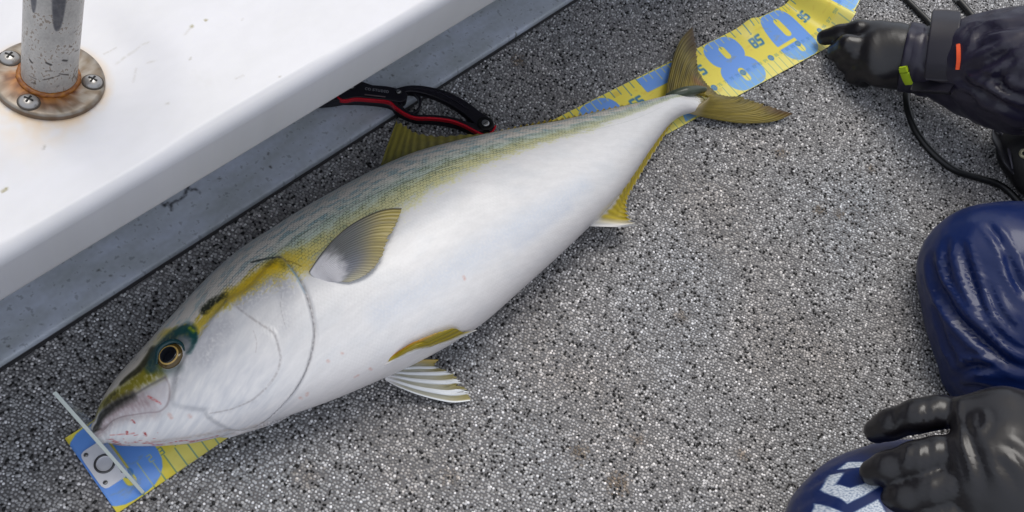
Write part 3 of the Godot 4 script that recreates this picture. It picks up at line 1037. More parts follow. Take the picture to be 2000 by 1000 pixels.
	# gill covers; the grey lines paint in the shade along their edges
	go.call([Vector2(12.62, 0.385), Vector2(13.10, 0.436), Vector2(13.58, 0.494), Vector2(14.06, 0.544), Vector2(14.38, 0.585), Vector2(14.14, 0.633), Vector2(13.74, 0.680), Vector2(12.78, 0.728), Vector2(11.50, 0.765), Vector2(10.22, 0.787), Vector2(8.85, 0.787), Vector2(7.33, 0.765)], 0.015, 0.015, 0.12, Color(0.50, 0.47, 0.47), 0.65, 0.5)
	go.call([Vector2(16.38, 0.299), Vector2(16.87, 0.313), Vector2(17.83, 0.338), Vector2(18.31, 0.365)], 0.1, 0.06, 0.08, Color(0.10, 0.14, 0.13), 0.92, 0.2)
	go.call([Vector2(18.15, 0.349), Vector2(18.55, 0.390), Vector2(18.55, 0.436), Vector2(18.47, 0.488), Vector2(18.15, 0.537), Vector2(17.67, 0.596), Vector2(17.03, 0.653), Vector2(15.90, 0.724), Vector2(14.62, 0.790), Vector2(13.42, 0.848), Vector2(12.14, 0.900), Vector2(10.78, 0.959), Vector2(9.57, 1.005)], 0.07, 0.02, 0.14, Color(0.40, 0.385, 0.40), 0.75, 0.4)
	go.call([Vector2(18.47, 0.406), Vector2(18.47, 0.433), Vector2(18.47, 0.463)], 0.1, 0.1, 0.1, Color(0.50, 0.66, 0.78), 0.7, 0.2)
	go.call([Vector2(18.31, 0.472), Vector2(18.31, 0.492), Vector2(18.23, 0.512)], 0.07, 0.07, 0.1, Color(0.55, 0.70, 0.80), 0.6, 0.2)
	go.call([Vector2(18.55, 0.377), Vector2(18.95, 0.402), Vector2(19.27, 0.431)], 0.03, 0.03, 0.06, Color(0.35, 0.30, 0.08), 0.6, 0.3)
	go.call([Vector2(5.81, 1.075), Vector2(7.33, 1.075), Vector2(9.33, 1.061)], 0.03, 0.03, 0.1, Color(0.60, 0.55, 0.54), 0.7, 0.3)
	# blotchy grey patches and faint seams of the cheek
	go.call([Vector2(13.66, 0.420), Vector2(15.10, 0.424), Vector2(16.46, 0.433), Vector2(17.03, 0.460)], 0.5, 0.6, 0.7, Color(0.62, 0.62, 0.65), 0.65, 0.6)
	go.call([Vector2(11.58, 0.467), Vector2(10.54, 0.474), Vector2(9.09, 0.517)], 0.4, 0.5, 0.7, Color(0.66, 0.66, 0.69), 0.5, 0.7)
	go.call([Vector2(8.61, 0.472), Vector2(7.09, 0.486), Vector2(6.29, 0.522)], 0.3, 0.4, 0.6, Color(0.68, 0.68, 0.70), 0.45, 0.6)
	go.call([Vector2(16.95, 0.458), Vector2(16.30, 0.520), Vector2(15.42, 0.583)], 0.3, 0.3, 0.6, Color(0.70, 0.70, 0.72), 0.4, 0.6)
	go.call([Vector2(17.03, 0.426), Vector2(16.62, 0.483), Vector2(15.98, 0.515), Vector2(15.42, 0.579)], 0.01, 0.01, 0.05, Color(0.55, 0.53, 0.54), 0.5, 0.6)
	go.call([Vector2(13.18, 0.538), Vector2(12.94, 0.576), Vector2(12.46, 0.608)], 0.01, 0.01, 0.05, Color(0.60, 0.56, 0.56), 0.5, 0.6)
	# lateral line
	go.call([Vector2(17.27, 0.342), Vector2(18.71, 0.326), Vector2(20.39, 0.315), Vector2(22.15, 0.317), Vector2(24.16, 0.320), Vector2(26.24, 0.320), Vector2(27.84, 0.322), Vector2(29.04, 0.322), Vector2(30.40, 0.331), Vector2(31.93, 0.342), Vector2(34.01, 0.351), Vector2(36.17, 0.358)], 0.025, 0.02, 0.07, Color(0.33, 0.38, 0.36), 0.75, 0.5)
	go.call([Vector2(36.17, 0.358), Vector2(40.42, 0.376), Vector2(46.11, 0.397), Vector2(51.72, 0.426), Vector2(58.61, 0.499), Vector2(64.61, 0.531)], 0.02, 0.02, 0.08, Color(0.58, 0.60, 0.57), 0.5, 0.5)
	# the dim blue band of the lower flank
	go.call([Vector2(22.47, 0.685), Vector2(27.04, 0.678), Vector2(30.97, 0.672), Vector2(35.77, 0.681), Vector2(40.98, 0.689), Vector2(46.75, 0.697)], 0.6, 0.9, 1.0, Color(0.74, 0.77, 0.82), 0.5, 0.3)
	go.call([Vector2(36.81, 0.742), Vector2(40.18, 0.748), Vector2(44.02, 0.740)], 0.3, 0.3, 0.8, Color(0.71, 0.74, 0.80), 0.45, 0.3)
	# blood and sores
	for p in [[Vector2(0.20, 1.005), Vector2(0.60, 0.973), Vector2(1.16, 1.014)], [Vector2(0.44, 0.871), Vector2(0.76, 0.939)], [Vector2(2.28, 0.628), Vector2(2.36, 0.655)], [Vector2(1.56, 0.724), Vector2(1.48, 0.755)], [Vector2(2.60, 0.774), Vector2(2.60, 0.821)]]:
		go.call(p, 0.07, 0.03, 0.06, Color(0.55, 0.07, 0.07), 0.9, 0.7)
	go.call([Vector2(0.44, 0.976), Vector2(0.84, 1.030), Vector2(1.24, 1.005)], 0.1, 0.06, 0.08, Color(0.22, 0.02, 0.03), 0.9, 0.4)
	for p in [[Vector2(2.20, 0.937), Vector2(2.68, 0.944)], [Vector2(3.81, 0.973), Vector2(4.53, 0.951), Vector2(5.17, 0.964)], [Vector2(5.17, 0.984), Vector2(6.21, 1.003), Vector2(7.17, 0.998)], [Vector2(2.76, 0.980), Vector2(3.41, 0.985)]]:
		go.call(p, 0.07, 0.05, 0.10, Color(0.64, 0.15, 0.14), 0.8, 0.9)
	for k in 34:
		var jaw: Array = [Vector2(0.04, 0.824), Vector2(0.60, 0.937), Vector2(1.88, 0.914), Vector2(3.81, 0.935)]
		var w0 := rng.randf() * 2.99
		var at: Vector2 = jaw[int(w0)].lerp(jaw[int(w0) + 1], w0 - int(w0)) - Vector2(0, pow(rng.randf(), 2.5) * 0.14)
		go.call([at, at + Vector2(rng.randf_range(-0.2, 0.25), rng.randf_range(-0.006, 0.006))], 0.03, 0.015, 0.04, Color(0.62, 0.12, 0.12), rng.randf_range(0.3, 0.9))
	go.call([Vector2(0.44, 0.714), Vector2(1.56, 0.755), Vector2(1.96, 0.758)], 0.02, 0.02, 0.06, Color(0.72, 0.30, 0.28), 0.7, 0.6)
	for p in [[Vector2(4.77, 0.678), Vector2(4.77, 0.705)], [Vector2(17.03, 0.764), Vector2(17.03, 0.767)], [Vector2(30.57, 0.717), Vector2(30.57, 0.726)], [Vector2(19.91, 0.887), Vector2(19.99, 0.898)], [Vector2(18.55, 0.898), Vector2(18.79, 0.896)], [Vector2(13.90, 0.887), Vector2(13.98, 0.898)], [Vector2(14.54, 0.876), Vector2(14.46, 0.891)], [Vector2(18.31, 0.760), Vector2(18.31, 0.760)], [Vector2(5.97, 0.733), Vector2(5.97, 0.742)]]:
		go.call(p, 0.11, 0.11, 0.10, Color(0.76, 0.55, 0.50), 0.45, 0.4)
	go.call([Vector2(2.84, 0.912), Vector2(4.93, 0.916), Vector2(7.09, 0.939), Vector2(9.33, 0.975), Vector2(11.02, 0.969)], 0.1, 0.05, 0.2, Color(0.62, 0.55, 0.50), 0.5, 0.5)
	# --- relief, 0.5 is level, one unit is 10 mm
	cut_area.call([Vector2(12.62, 0.385), Vector2(15.02, 0.393), Vector2(18.07, 0.354), Vector2(18.55, 0.390), Vector2(18.47, 0.488), Vector2(17.67, 0.596), Vector2(17.03, 0.653), Vector2(15.90, 0.724), Vector2(14.62, 0.790), Vector2(12.14, 0.900), Vector2(10.14, 0.993), Vector2(8.53, 0.971), Vector2(7.01, 0.753), Vector2(8.85, 0.787), Vector2(10.22, 0.787), Vector2(11.50, 0.765), Vector2(12.78, 0.728), Vector2(13.74, 0.680), Vector2(14.14, 0.633), Vector2(14.38, 0.585), Vector2(14.06, 0.544), Vector2(13.58, 0.494)], 0.07, 0.20, 1.0)
	cut_area.call([Vector2(12.62, 0.385), Vector2(13.10, 0.436), Vector2(13.58, 0.494), Vector2(14.06, 0.544), Vector2(14.38, 0.585), Vector2(14.14, 0.633), Vector2(13.74, 0.680), Vector2(12.78, 0.728), Vector2(11.50, 0.765), Vector2(10.22, 0.787), Vector2(8.85, 0.787), Vector2(7.17, 0.735), Vector2(5.41, 0.631), Vector2(5.97, 0.554), Vector2(7.09, 0.486), Vector2(9.57, 0.431)], 0.18, 0.26, 1.0)
	cut.call([Vector2(18.55, 0.390), Vector2(18.47, 0.488), Vector2(17.67, 0.596), Vector2(17.11, 0.655), Vector2(15.90, 0.724), Vector2(14.62, 0.796), Vector2(12.14, 0.909), Vector2(10.14, 1.010)], 0.07, 0.04, 0.13, 0.30, 1.0)
	cut_area.call([Vector2(0.36, 0.497), Vector2(2.04, 0.481), Vector2(3.65, 0.472), Vector2(5.89, 0.481), Vector2(5.81, 0.529), Vector2(5.41, 0.579), Vector2(4.93, 0.617), Vector2(3.57, 0.615), Vector2(1.88, 0.549)], 0.12, 0.09, 1.0)
	cut.call([Vector2(-0.20, 0.465), Vector2(0.28, 0.522), Vector2(1.40, 0.522), Vector2(2.60, 0.578), Vector2(3.89, 0.630), Vector2(4.93, 0.619)], 0.10, 0.04, 0.15, 0.36, 0.9)
	cut.call([Vector2(3.65, 0.472), Vector2(5.89, 0.478)], 0.04, 0.03, 0.1, 0.44, 0.9)
	cut.call([Vector2(6.21, 1.069), Vector2(7.73, 1.034), Vector2(9.73, 1.032), Vector2(11.02, 0.969)], 0.05, 0.05, 0.15, 0.42, 0.8)
	cut.call([Vector2(7.01, 0.399), Vector2(7.01, 0.401)], 0.8, 0.8, 0.45, 0.42, 0.8)
	# the body's mesh
	var nu := 460
	var nv := 150
	var pts := PackedVector3Array()
	var uvs := PackedVector2Array()
	for i in nu:
		var s: float
		if i < 14: s = -SNOUT * cos(PI / 2 * i / 14.0)
		else: s = pow((i - 14) / (nu - 15.0), 1.12) * 71.4
		var row := fish_row(clampf(s, 0.0, 71.4))
		for j in nv:
			var v := 2.0 * j / nv
			var up := v if v <= 1.0 else 2.0 - v
			var tx := clampi(int((s + SNOUT) / 72.4 * W), 0, W - 1)
			var ty := clampi(int(up * H), 0, H - 1)
			var p := fish_point(s, v, row)
			var mid: Vector3 = F_AT + (F_ALONG * s + F_BACK * row[1] + Vector3.UP * row[2]) * 0.01
			var out: Vector3 = p - mid
			out = (F_BACK * out.dot(F_BACK) / maxf(row[0] * row[0], 0.2) + Vector3.UP * out.y / maxf(row[3] * row[3], 0.2)).normalized()
			var push: float = (deep.r[ty * W + tx] - 0.5) * 0.013
			if s < 0.0: push *= cos(PI / 2 * s / SNOUT)
			pts.append(p + out * push)
			uvs.append(Vector2((s + SNOUT) / 72.4, up))
	var idx := quads(nu, nv, true)
	var tip: Vector3 = F_AT + (F_ALONG * -SNOUT + F_BACK * fish_rows[0][2] + Vector3.UP * fish_rows[0][3]) * 0.01
	pts.append(tip)
	uvs.append(Vector2(0, 0.5))
	var last: Vector3 = F_AT + (F_ALONG * 71.4 + F_BACK * fish_rows[-1][2] + Vector3.UP * fish_rows[-1][3]) * 0.01
	pts.append(last)
	uvs.append(Vector2(1, 0.5))
	for j in nv:
		idx.append_array([nu * nv, (j + 1) % nv, j, nu * nv + 1, (nu - 1) * nv + j, (nu - 1) * nv + (j + 1) % nv])
	var skin := paint(Color.WHITE, 0.40, 0.0, 0.5)
	skin.albedo_texture = cv.texture()
	skin.texture_repeat = false
	for i in W * H: deep.r[i] = deep.g[i]
	skin.heightmap_enabled = true
	skin.heightmap_texture = deep.texture()
	skin.heightmap_scale = 0.035
	skin.clearcoat_enabled = true
	skin.clearcoat = 0.55
	skin.clearcoat_roughness = 0.28
	put("body", solid(pts, idx, true, PackedColorArray(), uvs), skin, fish)

	build_eye(fish)
	build_fins(fish)

func build_eye(fish: Node3D):
	var c: Vector3 = Vector3(-0.2197, 0.0773, -0.2345)
	var n := (Vector3(-0.2232, 0.0768, -0.2405) - Vector3(-0.2166, 0.0773, -0.2287)).cross(Vector3(-0.2248, 0.0752, -0.2329) - Vector3(-0.2153, 0.0789, -0.2355)).normalized()
	if n.y < 0: n = -n
	var lookat := F_ALONG - n * F_ALONG.dot(n)
	var R := 0.0112
	var eye := put("eye", lathe(c - n * 0.0010, n, [Vector2(R, -0.003), Vector2(R * 0.99, 0.0004), Vector2(R * 0.9, 0.0015), Vector2(R * 0.72, 0.0026)], 48, lookat), paint(Color(0.33, 0.26, 0.11), 0.12), fish)
	put("gold_ring", lathe(c - n * 0.0010, n, [Vector2(R * 0.74, 0.0024), Vector2(R * 0.72, 0.0030), Vector2(R * 0.66, 0.0033), Vector2(R * 0.62, 0.0031)], 48, lookat), paint(Color(0.74, 0.62, 0.36), 0.12), eye)
	var dome := []
	for k in 9:
		var a := PI / 2 * k / 8.0
		dome.append(Vector2(R * 0.64 * cos(a), 0.0030 + 0.0018 * sin(a)))
	put("pupil", lathe(c - n * 0.0010, n, dome, 40, lookat), paint(Color(0.03, 0.04, 0.07), 0.04), eye)
	# the dark lid over the eye
	var lid := smooth_path([Vector3(-0.2259, 0.0743, -0.2251), Vector3(-0.2298, 0.0743, -0.2342), Vector3(-0.2285, 0.0761, -0.2409), Vector3(-0.2230, 0.0792, -0.2460), Vector3(-0.2157, 0.0815, -0.2461), Vector3(-0.2102, 0.0819, -0.2417)], 30)
	put("eyelid", tube(lid, smooth_nums([0.0008, 0.0022, 0.0026, 0.0022, 0.0012, 0.0006], 30), 10), paint(Color(0.10, 0.24, 0.26), 0.25), eye)

# a fin: a patch between its root (c0), its free edge (c1) and two side edges (e0, e1), with rays pressed into it
func fin(called: String, parent: Node3D, c0: Array, c1: Array, e0: Array, e1: Array, opts: Dictionary, shade: Callable) -> MeshInstance3D:
	var nu: int = opts.get("nu", 121)
	var nv: int = opts.get("nv", 40)
	var rays: float = opts.get("rays", 20.0)
	var thick: float = opts.get("thick", 0.0016)
	var ridge: float = opts.get("ridge", 0.0005)
	var teeth: float = opts.get("teeth", 0.0)
	var fray: float = opts.get("fray", 0.0)
	var p0 := smooth_path(c0, nu)
	var p1 := smooth_path(c1, nu)
	var q0 := smooth_path(e0, nv)
	var q1 := smooth_path(e1, nv)
	var grid := PackedVector3Array()
	for i in nu:
		var u := float(i) / (nu - 1)
		for j in nv:
			var w := float(j) / (nv - 1)
			var a := p0[i].lerp(p1[i], w) + q0[j].lerp(q1[j], u) - (p0[0].lerp(p0[nu - 1], u)).lerp(p1[0].lerp(p1[nu - 1], u), w)
			if fray > 0.0: a = a.lerp(p0[i], fray * w * w * clampf(0.5 + 1.4 * grain.get_noise_2d(u * 34.0, 7.0), 0.0, 1.0) * smoothstep(0.04, 0.2, u) * smoothstep(0.02, 0.15, 1.0 - u))
			if teeth > 0.0:
				var saw := 1.0 - absf(fposmod(u * rays, 1.0) - 0.5) * 2.0
				a = a.lerp(p0[i], teeth * saw * w * w)
			grid.append(a)
	var v := PackedVector3Array()
	var cols := PackedColorArray()
	for side in [1.0, -1.0]:
		for i in nu:
			for j in nv:
				var du := grid[mini(i + 1, nu - 1) * nv + j] - grid[maxi(i - 1, 0) * nv + j]
				var dv := grid[i * nv + mini(j + 1, nv - 1)] - grid[i * nv + maxi(j - 1, 0)]
				var n := du.cross(dv).normalized()
				if n.y < 0: n = -n
				var u := float(i) / (nu - 1)
				var w := float(j) / (nv - 1)
				var edge := sqrt(maxf(minf(minf(u, 1.0 - u) * 14.0, 1.0), 0.0)) * (1.0 - 0.85 * w)
				if j == nv - 1: edge = 0.05
				var r := cos(u * rays * TAU) * ridge * smoothstep(0.0, 0.15, w) * (1.0 - 0.5 * w)
				v.append(grid[i * nv + j] + n * (side * (thick * 0.5 * edge + 0.0001) + r))
				cols.append(shade.call(u, w, grid[i * nv + j]))
	var idx := quads(nu, nv)
	var half := idx.size()
	for k in range(0, half, 3): idx.append_array([idx[k] + nu * nv, idx[k + 2] + nu * nv, idx[k + 1] + nu * nv])
	var rim := PackedInt32Array()
	for i in nu: rim.append(i * nv)
	for j in range(1, nv): rim.append((nu - 1) * nv + j)
	for i in range(nu - 2, -1, -1): rim.append(i * nv + nv - 1)
	for j in range(nv - 2, 0, -1): rim.append(j)
	for k in rim.size():
		var a := rim[k]
		var b := rim[(k + 1) % rim.size()]
		idx.append_array([a, b, a + nu * nv, b, b + nu * nv, a + nu * nv])
	var m := tinted(opts.get("rough", 0.38))
	if opts.has("backlight"):
		m.backlight_enabled = true
		m.backlight = opts.backlight
	return put(called, solid(v, idx, true, cols), m, parent)

func srgb(r: float, g: float, b: float) -> Color:
	return Color(r, g, b).srgb_to_linear()

func build_fins(fish: Node3D):
	var streak := func(u: float, w: float, k: float) -> float: return 0.5 + 0.5 * grain.get_noise_2d(u * k, w * 1.5)
	# pectoral fin, lying on the flank
	fin("pectoral_fin", fish, [Vector3(-0.1496, 0.1043, -0.3380), Vector3(-0.1467, 0.1025, -0.3362), Vector3(-0.1423, 0.1020, -0.3353), Vector3(-0.1372, 0.1024, -0.3359), Vector3(-0.1313, 0.1032, -0.3369)], [Vector3(-0.1038, 0.1167, -0.4218), Vector3(-0.1012, 0.1192, -0.4088), Vector3(-0.1010, 0.1196, -0.3945), Vector3(-0.1008, 0.1185, -0.3811), Vector3(-0.0994, 0.1167, -0.3707), Vector3(-0.1019, 0.1134, -0.3581), Vector3(-0.1074, 0.1105, -0.3493), Vector3(-0.1151, 0.1077, -0.3418)],
		[Vector3(-0.1496, 0.1043, -0.3380), Vector3(-0.1467, 0.1104, -0.3542), Vector3(-0.1418, 0.1149, -0.3719), Vector3(-0.1340, 0.1169, -0.3897), Vector3(-0.1223, 0.1176, -0.4070), Vector3(-0.1130, 0.1174, -0.4163), Vector3(-0.1038, 0.1167, -0.4218)], [Vector3(-0.1313, 0.1032, -0.3369), Vector3(-0.1260, 0.1053, -0.3383), Vector3(-0.1208, 0.1067, -0.3397), Vector3(-0.1151, 0.1077, -0.3418)], {"rays": 27.0, "ridge": 0.0003, "nu": 217, "fray": 0.05, "thick": 0.0018, "backlight": Color(0.15, 0.14, 0.08)},
		func(u: float, w: float, p: Vector3) -> Color:
			var c := srgb(0.36, 0.365, 0.36).lerp(srgb(0.42, 0.43, 0.47), smoothstep(0.3, 0.8, u))
			c = c.lerp(srgb(0.62, 0.56, 0.30), smoothstep(0.62, 1.0, w + 0.15 * (1.0 - u)) * (1.0 - 0.55 * u))
			c = c.lerp(srgb(0.66, 0.64, 0.55), smoothstep(0.6, 1.0, u) * smoothstep(0.4, 0.9, w))
			c = c * (1.0 + 0.22 * cos(u * 27.0 * TAU) * smoothstep(0.1, 0.4, w))
			c = c.lerp(srgb(0.13, 0.125, 0.09), 1.0 - smoothstep(0.0, 0.05, u))
			var root := 1.0 - smoothstep(0.06 + 0.42 * u, 0.26 + 0.48 * u, w + 0.06 * grain.get_noise_2d(u * 9.0, w * 9.0))
			return c.lerp(srgb(0.80, 0.79, 0.80), root * smoothstep(0.02, 0.14, u)))
	# first dorsal fin, fanned out over the carpet
	fin("dorsal_fin", fish, [Vector3(-0.1446, 0.0742, -0.4751), Vector3(-0.1335, 0.0764, -0.4880), Vector3(-0.1207, 0.0795, -0.4998), Vector3(-0.1060, 0.0808, -0.5142), Vector3(-0.0912, 0.0805, -0.5295), Vector3(-0.0757, 0.0800, -0.5443), Vector3(-0.0607, 0.0783, -0.5595)], [Vector3(-0.1616, 0.0340, -0.5647), Vector3(-0.1515, 0.0340, -0.5637), Vector3(-0.1410, 0.0350, -0.5600), Vector3(-0.1264, 0.0380, -0.5605), Vector3(-0.1093, 0.0420, -0.5652), Vector3(-0.0933, 0.0460, -0.5728), Vector3(-0.0793, 0.0490, -0.5787), Vector3(-0.0657, 0.0500, -0.5882)],
		[Vector3(-0.1509, 0.0470, -0.4973), Vector3(-0.1544, 0.0440, -0.5167), Vector3(-0.1576, 0.0400, -0.5376), Vector3(-0.1616, 0.0340, -0.5647)], [Vector3(-0.0636, 0.0500, -0.5857), Vector3(-0.0647, 0.0500, -0.5873), Vector3(-0.0657, 0.0500, -0.5882)], {"rays": 13.0, "ridge": 0.0007, "thick": 0.0016, "teeth": 0.05, "backlight": Color(0.2, 0.18, 0.05)},
		func(u: float, w: float, p: Vector3) -> Color:
			var c := srgb(0.44, 0.42, 0.17).lerp(srgb(0.50, 0.46, 0.16), w)
			c = c * (1.0 + 0.20 * cos(u * 13.0 * TAU) + 0.25 * grain.get_noise_2d(u * 26.0, w * 4.0))
			return c.lerp(srgb(0.27, 0.27, 0.15), (1.0 - smoothstep(0.0, 0.3, w)) * 0.6))
	# the long low second dorsal fin, folded to the back
	fin("dorsal_fin", fish, [Vector3(-0.0640, 0.0792, -0.5569), Vector3(-0.0439, 0.0763, -0.5774), Vector3(-0.0230, 0.0727, -0.5983), Vector3(-0.0012, 0.0703, -0.6186), Vector3(0.0205, 0.0631, -0.6456), Vector3(0.0433, 0.0549, -0.6748), Vector3(0.0698, 0.0419, -0.7111)], [Vector3(-0.0678, 0.0500, -0.5878), Vector3(-0.0478, 0.0470, -0.6092), Vector3(-0.0262, 0.0440, -0.6317), Vector3(-0.0036, 0.0400, -0.6543), Vector3(0.0193, 0.0360, -0.6789), Vector3(0.0431, 0.0310, -0.7043), Vector3(0.0692, 0.0270, -0.7288)],
		[Vector3(-0.0671, 0.0500, -0.5831), Vector3(-0.0676, 0.0500, -0.5857), Vector3(-0.0678, 0.0500, -0.5878)], [Vector3(0.0715, 0.0260, -0.7285), Vector3(0.0706, 0.0260, -0.7296), Vector3(0.0693, 0.0260, -0.7297)], {"rays": 26.0, "ridge": 0.0005, "nu": 209, "nv": 14, "teeth": 0.55},
		func(u: float, w: float, p: Vector3) -> Color: return srgb(0.34, 0.33, 0.16).lerp(srgb(0.66, 0.58, 0.12), smoothstep(0.15, 0.6, w)) * (1.0 + 0.3 * cos(u * 26.0 * TAU)))
	# anal fin
	fin("anal_fin", fish, [Vector3(0.0549, 0.0582, -0.5225), Vector3(0.0686, 0.0541, -0.5603), Vector3(0.0759, 0.0549, -0.5907), Vector3(0.0831, 0.0502, -0.6288), Vector3(0.0904, 0.0419, -0.6650), Vector3(0.0971, 0.0349, -0.6948), Vector3(0.1037, 0.0273, -0.7172)], [Vector3(0.1072, 0.0230, -0.5715), Vector3(0.0966, 0.0230, -0.5763), Vector3(0.0895, 0.0230, -0.5865), Vector3(0.0877, 0.0230, -0.6004), Vector3(0.0904, 0.0230, -0.6211), Vector3(0.0942, 0.0200, -0.6503), Vector3(0.0995, 0.0180, -0.6811), Vector3(0.1035, 0.0150, -0.7059), Vector3(0.1070, 0.0140, -0.7262)],
		[Vector3(0.0586, 0.0390, -0.5349), Vector3(0.0737, 0.0330, -0.5458), Vector3(0.0889, 0.0270, -0.5575), Vector3(0.1072, 0.0230, -0.5715)], [Vector3(0.1054, 0.0140, -0.7277), Vector3(0.1063, 0.0140, -0.7266), Vector3(0.1070, 0.0140, -0.7262)], {"rays": 21.0, "ridge": 0.0005, "nu": 169, "teeth": 0.16, "backlight": Color(0.25, 0.22, 0.05)},
		func(u: float, w: float, p: Vector3) -> Color:
			var c := srgb(0.68, 0.60, 0.15).lerp(srgb(0.60, 0.53, 0.13), w)
			c = c * (1.0 + 0.16 * cos(u * 21.0 * TAU) + 0.12 * grain.get_noise_2d(u * 40.0, w * 3.0))
			c = c.lerp(srgb(0.80, 0.78, 0.74), 1.0 - smoothstep(0.02, 0.22, w + 0.1 * grain.get_noise_2d(u * 20.0, 3.0)))
			c = c.lerp(srgb(0.82, 0.81, 0.80), 1.0 - smoothstep(0.015, 0.10, u))
			return c.lerp(srgb(0.80, 0.79, 0.76), smoothstep(0.93, 1.0, w) * 0.8))
	# pelvic fins
	fin("pelvic_fin", fish, [Vector3(-0.0625, 0.0680, -0.3029), Vector3(-0.0611, 0.0699, -0.3058), Vector3(-0.0604, 0.0717, -0.3082), Vector3(-0.0592, 0.0736, -0.3112)], [Vector3(-0.0027, 0.0560, -0.3731), Vector3(-0.0129, 0.0640, -0.3616)] + [Vector3(-0.0207, 0.0778, -0.3551), Vector3(-0.0292, 0.0815, -0.3463), Vector3(-0.0350, 0.0829, -0.3405)],
		[Vector3(-0.0625, 0.0680, -0.3029), Vector3(-0.0543, 0.0718, -0.3119), Vector3(-0.0471, 0.0729, -0.3197), Vector3(-0.0394, 0.0717, -0.3281)] + [Vector3(-0.0302, 0.0600, -0.3398), Vector3(-0.0229, 0.0600, -0.3480), Vector3(-0.0143, 0.0580, -0.3579), Vector3(-0.0027, 0.0560, -0.3731)], [Vector3(-0.0592, 0.0736, -0.3112), Vector3(-0.0493, 0.0811, -0.3240), Vector3(-0.0413, 0.0826, -0.3331), Vector3(-0.0350, 0.0829, -0.3405)], {"rays": 8.0, "ridge": 0.0004, "thick": 0.0022},
		func(u: float, w: float, p: Vector3) -> Color:
			var c := srgb(0.62, 0.55, 0.10).lerp(srgb(0.50, 0.44, 0.05), 0.5 + 0.5 * cos(u * 8.0 * TAU))
			c = c.lerp(srgb(0.66, 0.42, 0.16), smoothstep(0.65, 1.0, u) * (1.0 - 0.7 * w))
			c = c.lerp(srgb(0.40, 0.24, 0.16), smoothstep(0.9, 1.0, u) * (1.0 - smoothstep(0.2, 0.5, w)))
			return c.lerp(srgb(0.80, 0.79, 0.78), 1.0 - smoothstep(0.26, 0.46, u + 0.22 * w + 0.05 * grain.get_noise_2d(w * 8.0, 1.0))))
	fin("pelvic_fin", fish, [Vector3(-0.0594, 0.0340, -0.3040), Vector3(-0.0609, 0.0370, -0.3068), Vector3(-0.0616, 0.0400, -0.3099), Vector3(-0.0593, 0.0420, -0.3153)], [Vector3(0.0168, 0.0050, -0.3289), Vector3(0.0157, 0.0060, -0.3340), Vector3(0.0082, 0.0080, -0.3379), Vector3(0.0002, 0.0100, -0.3416), Vector3(-0.0077, 0.0130, -0.3438), Vector3(-0.0160, 0.0160, -0.3430), Vector3(-0.0244, 0.0180, -0.3416), Vector3(-0.0246, 0.0220, -0.3469)],
		[Vector3(-0.0594, 0.0340, -0.3040), Vector3(-0.0483, 0.0260, -0.3062), Vector3(-0.0306, 0.0160, -0.3104), Vector3(-0.0128, 0.0090, -0.3155), Vector3(0.0032, 0.0060, -0.3207), Vector3(0.0168, 0.0050, -0.3289)], [Vector3(-0.0593, 0.0420, -0.3153), Vector3(-0.0503, 0.0370, -0.3249), Vector3(-0.0394, 0.0300, -0.3363), Vector3(-0.0246, 0.0220, -0.3469)], {"rays": 5.0, "ridge": 0.0011, "thick": 0.0018, "nu": 151, "fray": 0.12, "backlight": Color(0.15, 0.15, 0.12)},
		func(u: float, w: float, p: Vector3) -> Color:
			var ray := 0.5 + 0.5 * cos(u * 5.0 * TAU)
			var web := srgb(0.60, 0.59, 0.53).lerp(srgb(0.54, 0.50, 0.30), smoothstep(0.6, 1.0, w))
			web = web * (1.0 + 0.2 * grain.get_noise_2d(u * 40.0, w * 6.0))
			var c := web.lerp(srgb(0.84, 0.85, 0.86), smoothstep(0.40, 0.85, ray + 0.25 * (1.0 - w)))
			c = c.lerp(srgb(0.80, 0.79, 0.79), 1.0 - smoothstep(0.05, 0.3, w))
			c = c.lerp(srgb(0.66, 0.55, 0.20), smoothstep(0.86, 1.0, u) * smoothstep(0.3, 0.6, w))
			return c)
	# tail fin: two lobes from the root of the tail
	var lobe := func(u: float, w: float, p: Vector3) -> Color:
		var c := srgb(0.35, 0.31, 0.08).lerp(srgb(0.44, 0.385, 0.11), 0.5 + 0.5 * grain.get_noise_2d(u * 12.0, w * 1.5))
		c = c * (1.0 + 0.14 * cos(u * 24.0 * TAU) + 0.75 * grain.get_noise_2d(u * 15.0 + 4.0, w * 1.6) + 0.3 * cloud.get_noise_2d(u * 3.0, w * 3.0))
		c = c.lerp(srgb(0.27, 0.17, 0.08), smoothstep(0.70, 1.0, w) * (1.0 - smoothstep(0.15, 0.6, u)) * 0.85)
		return c
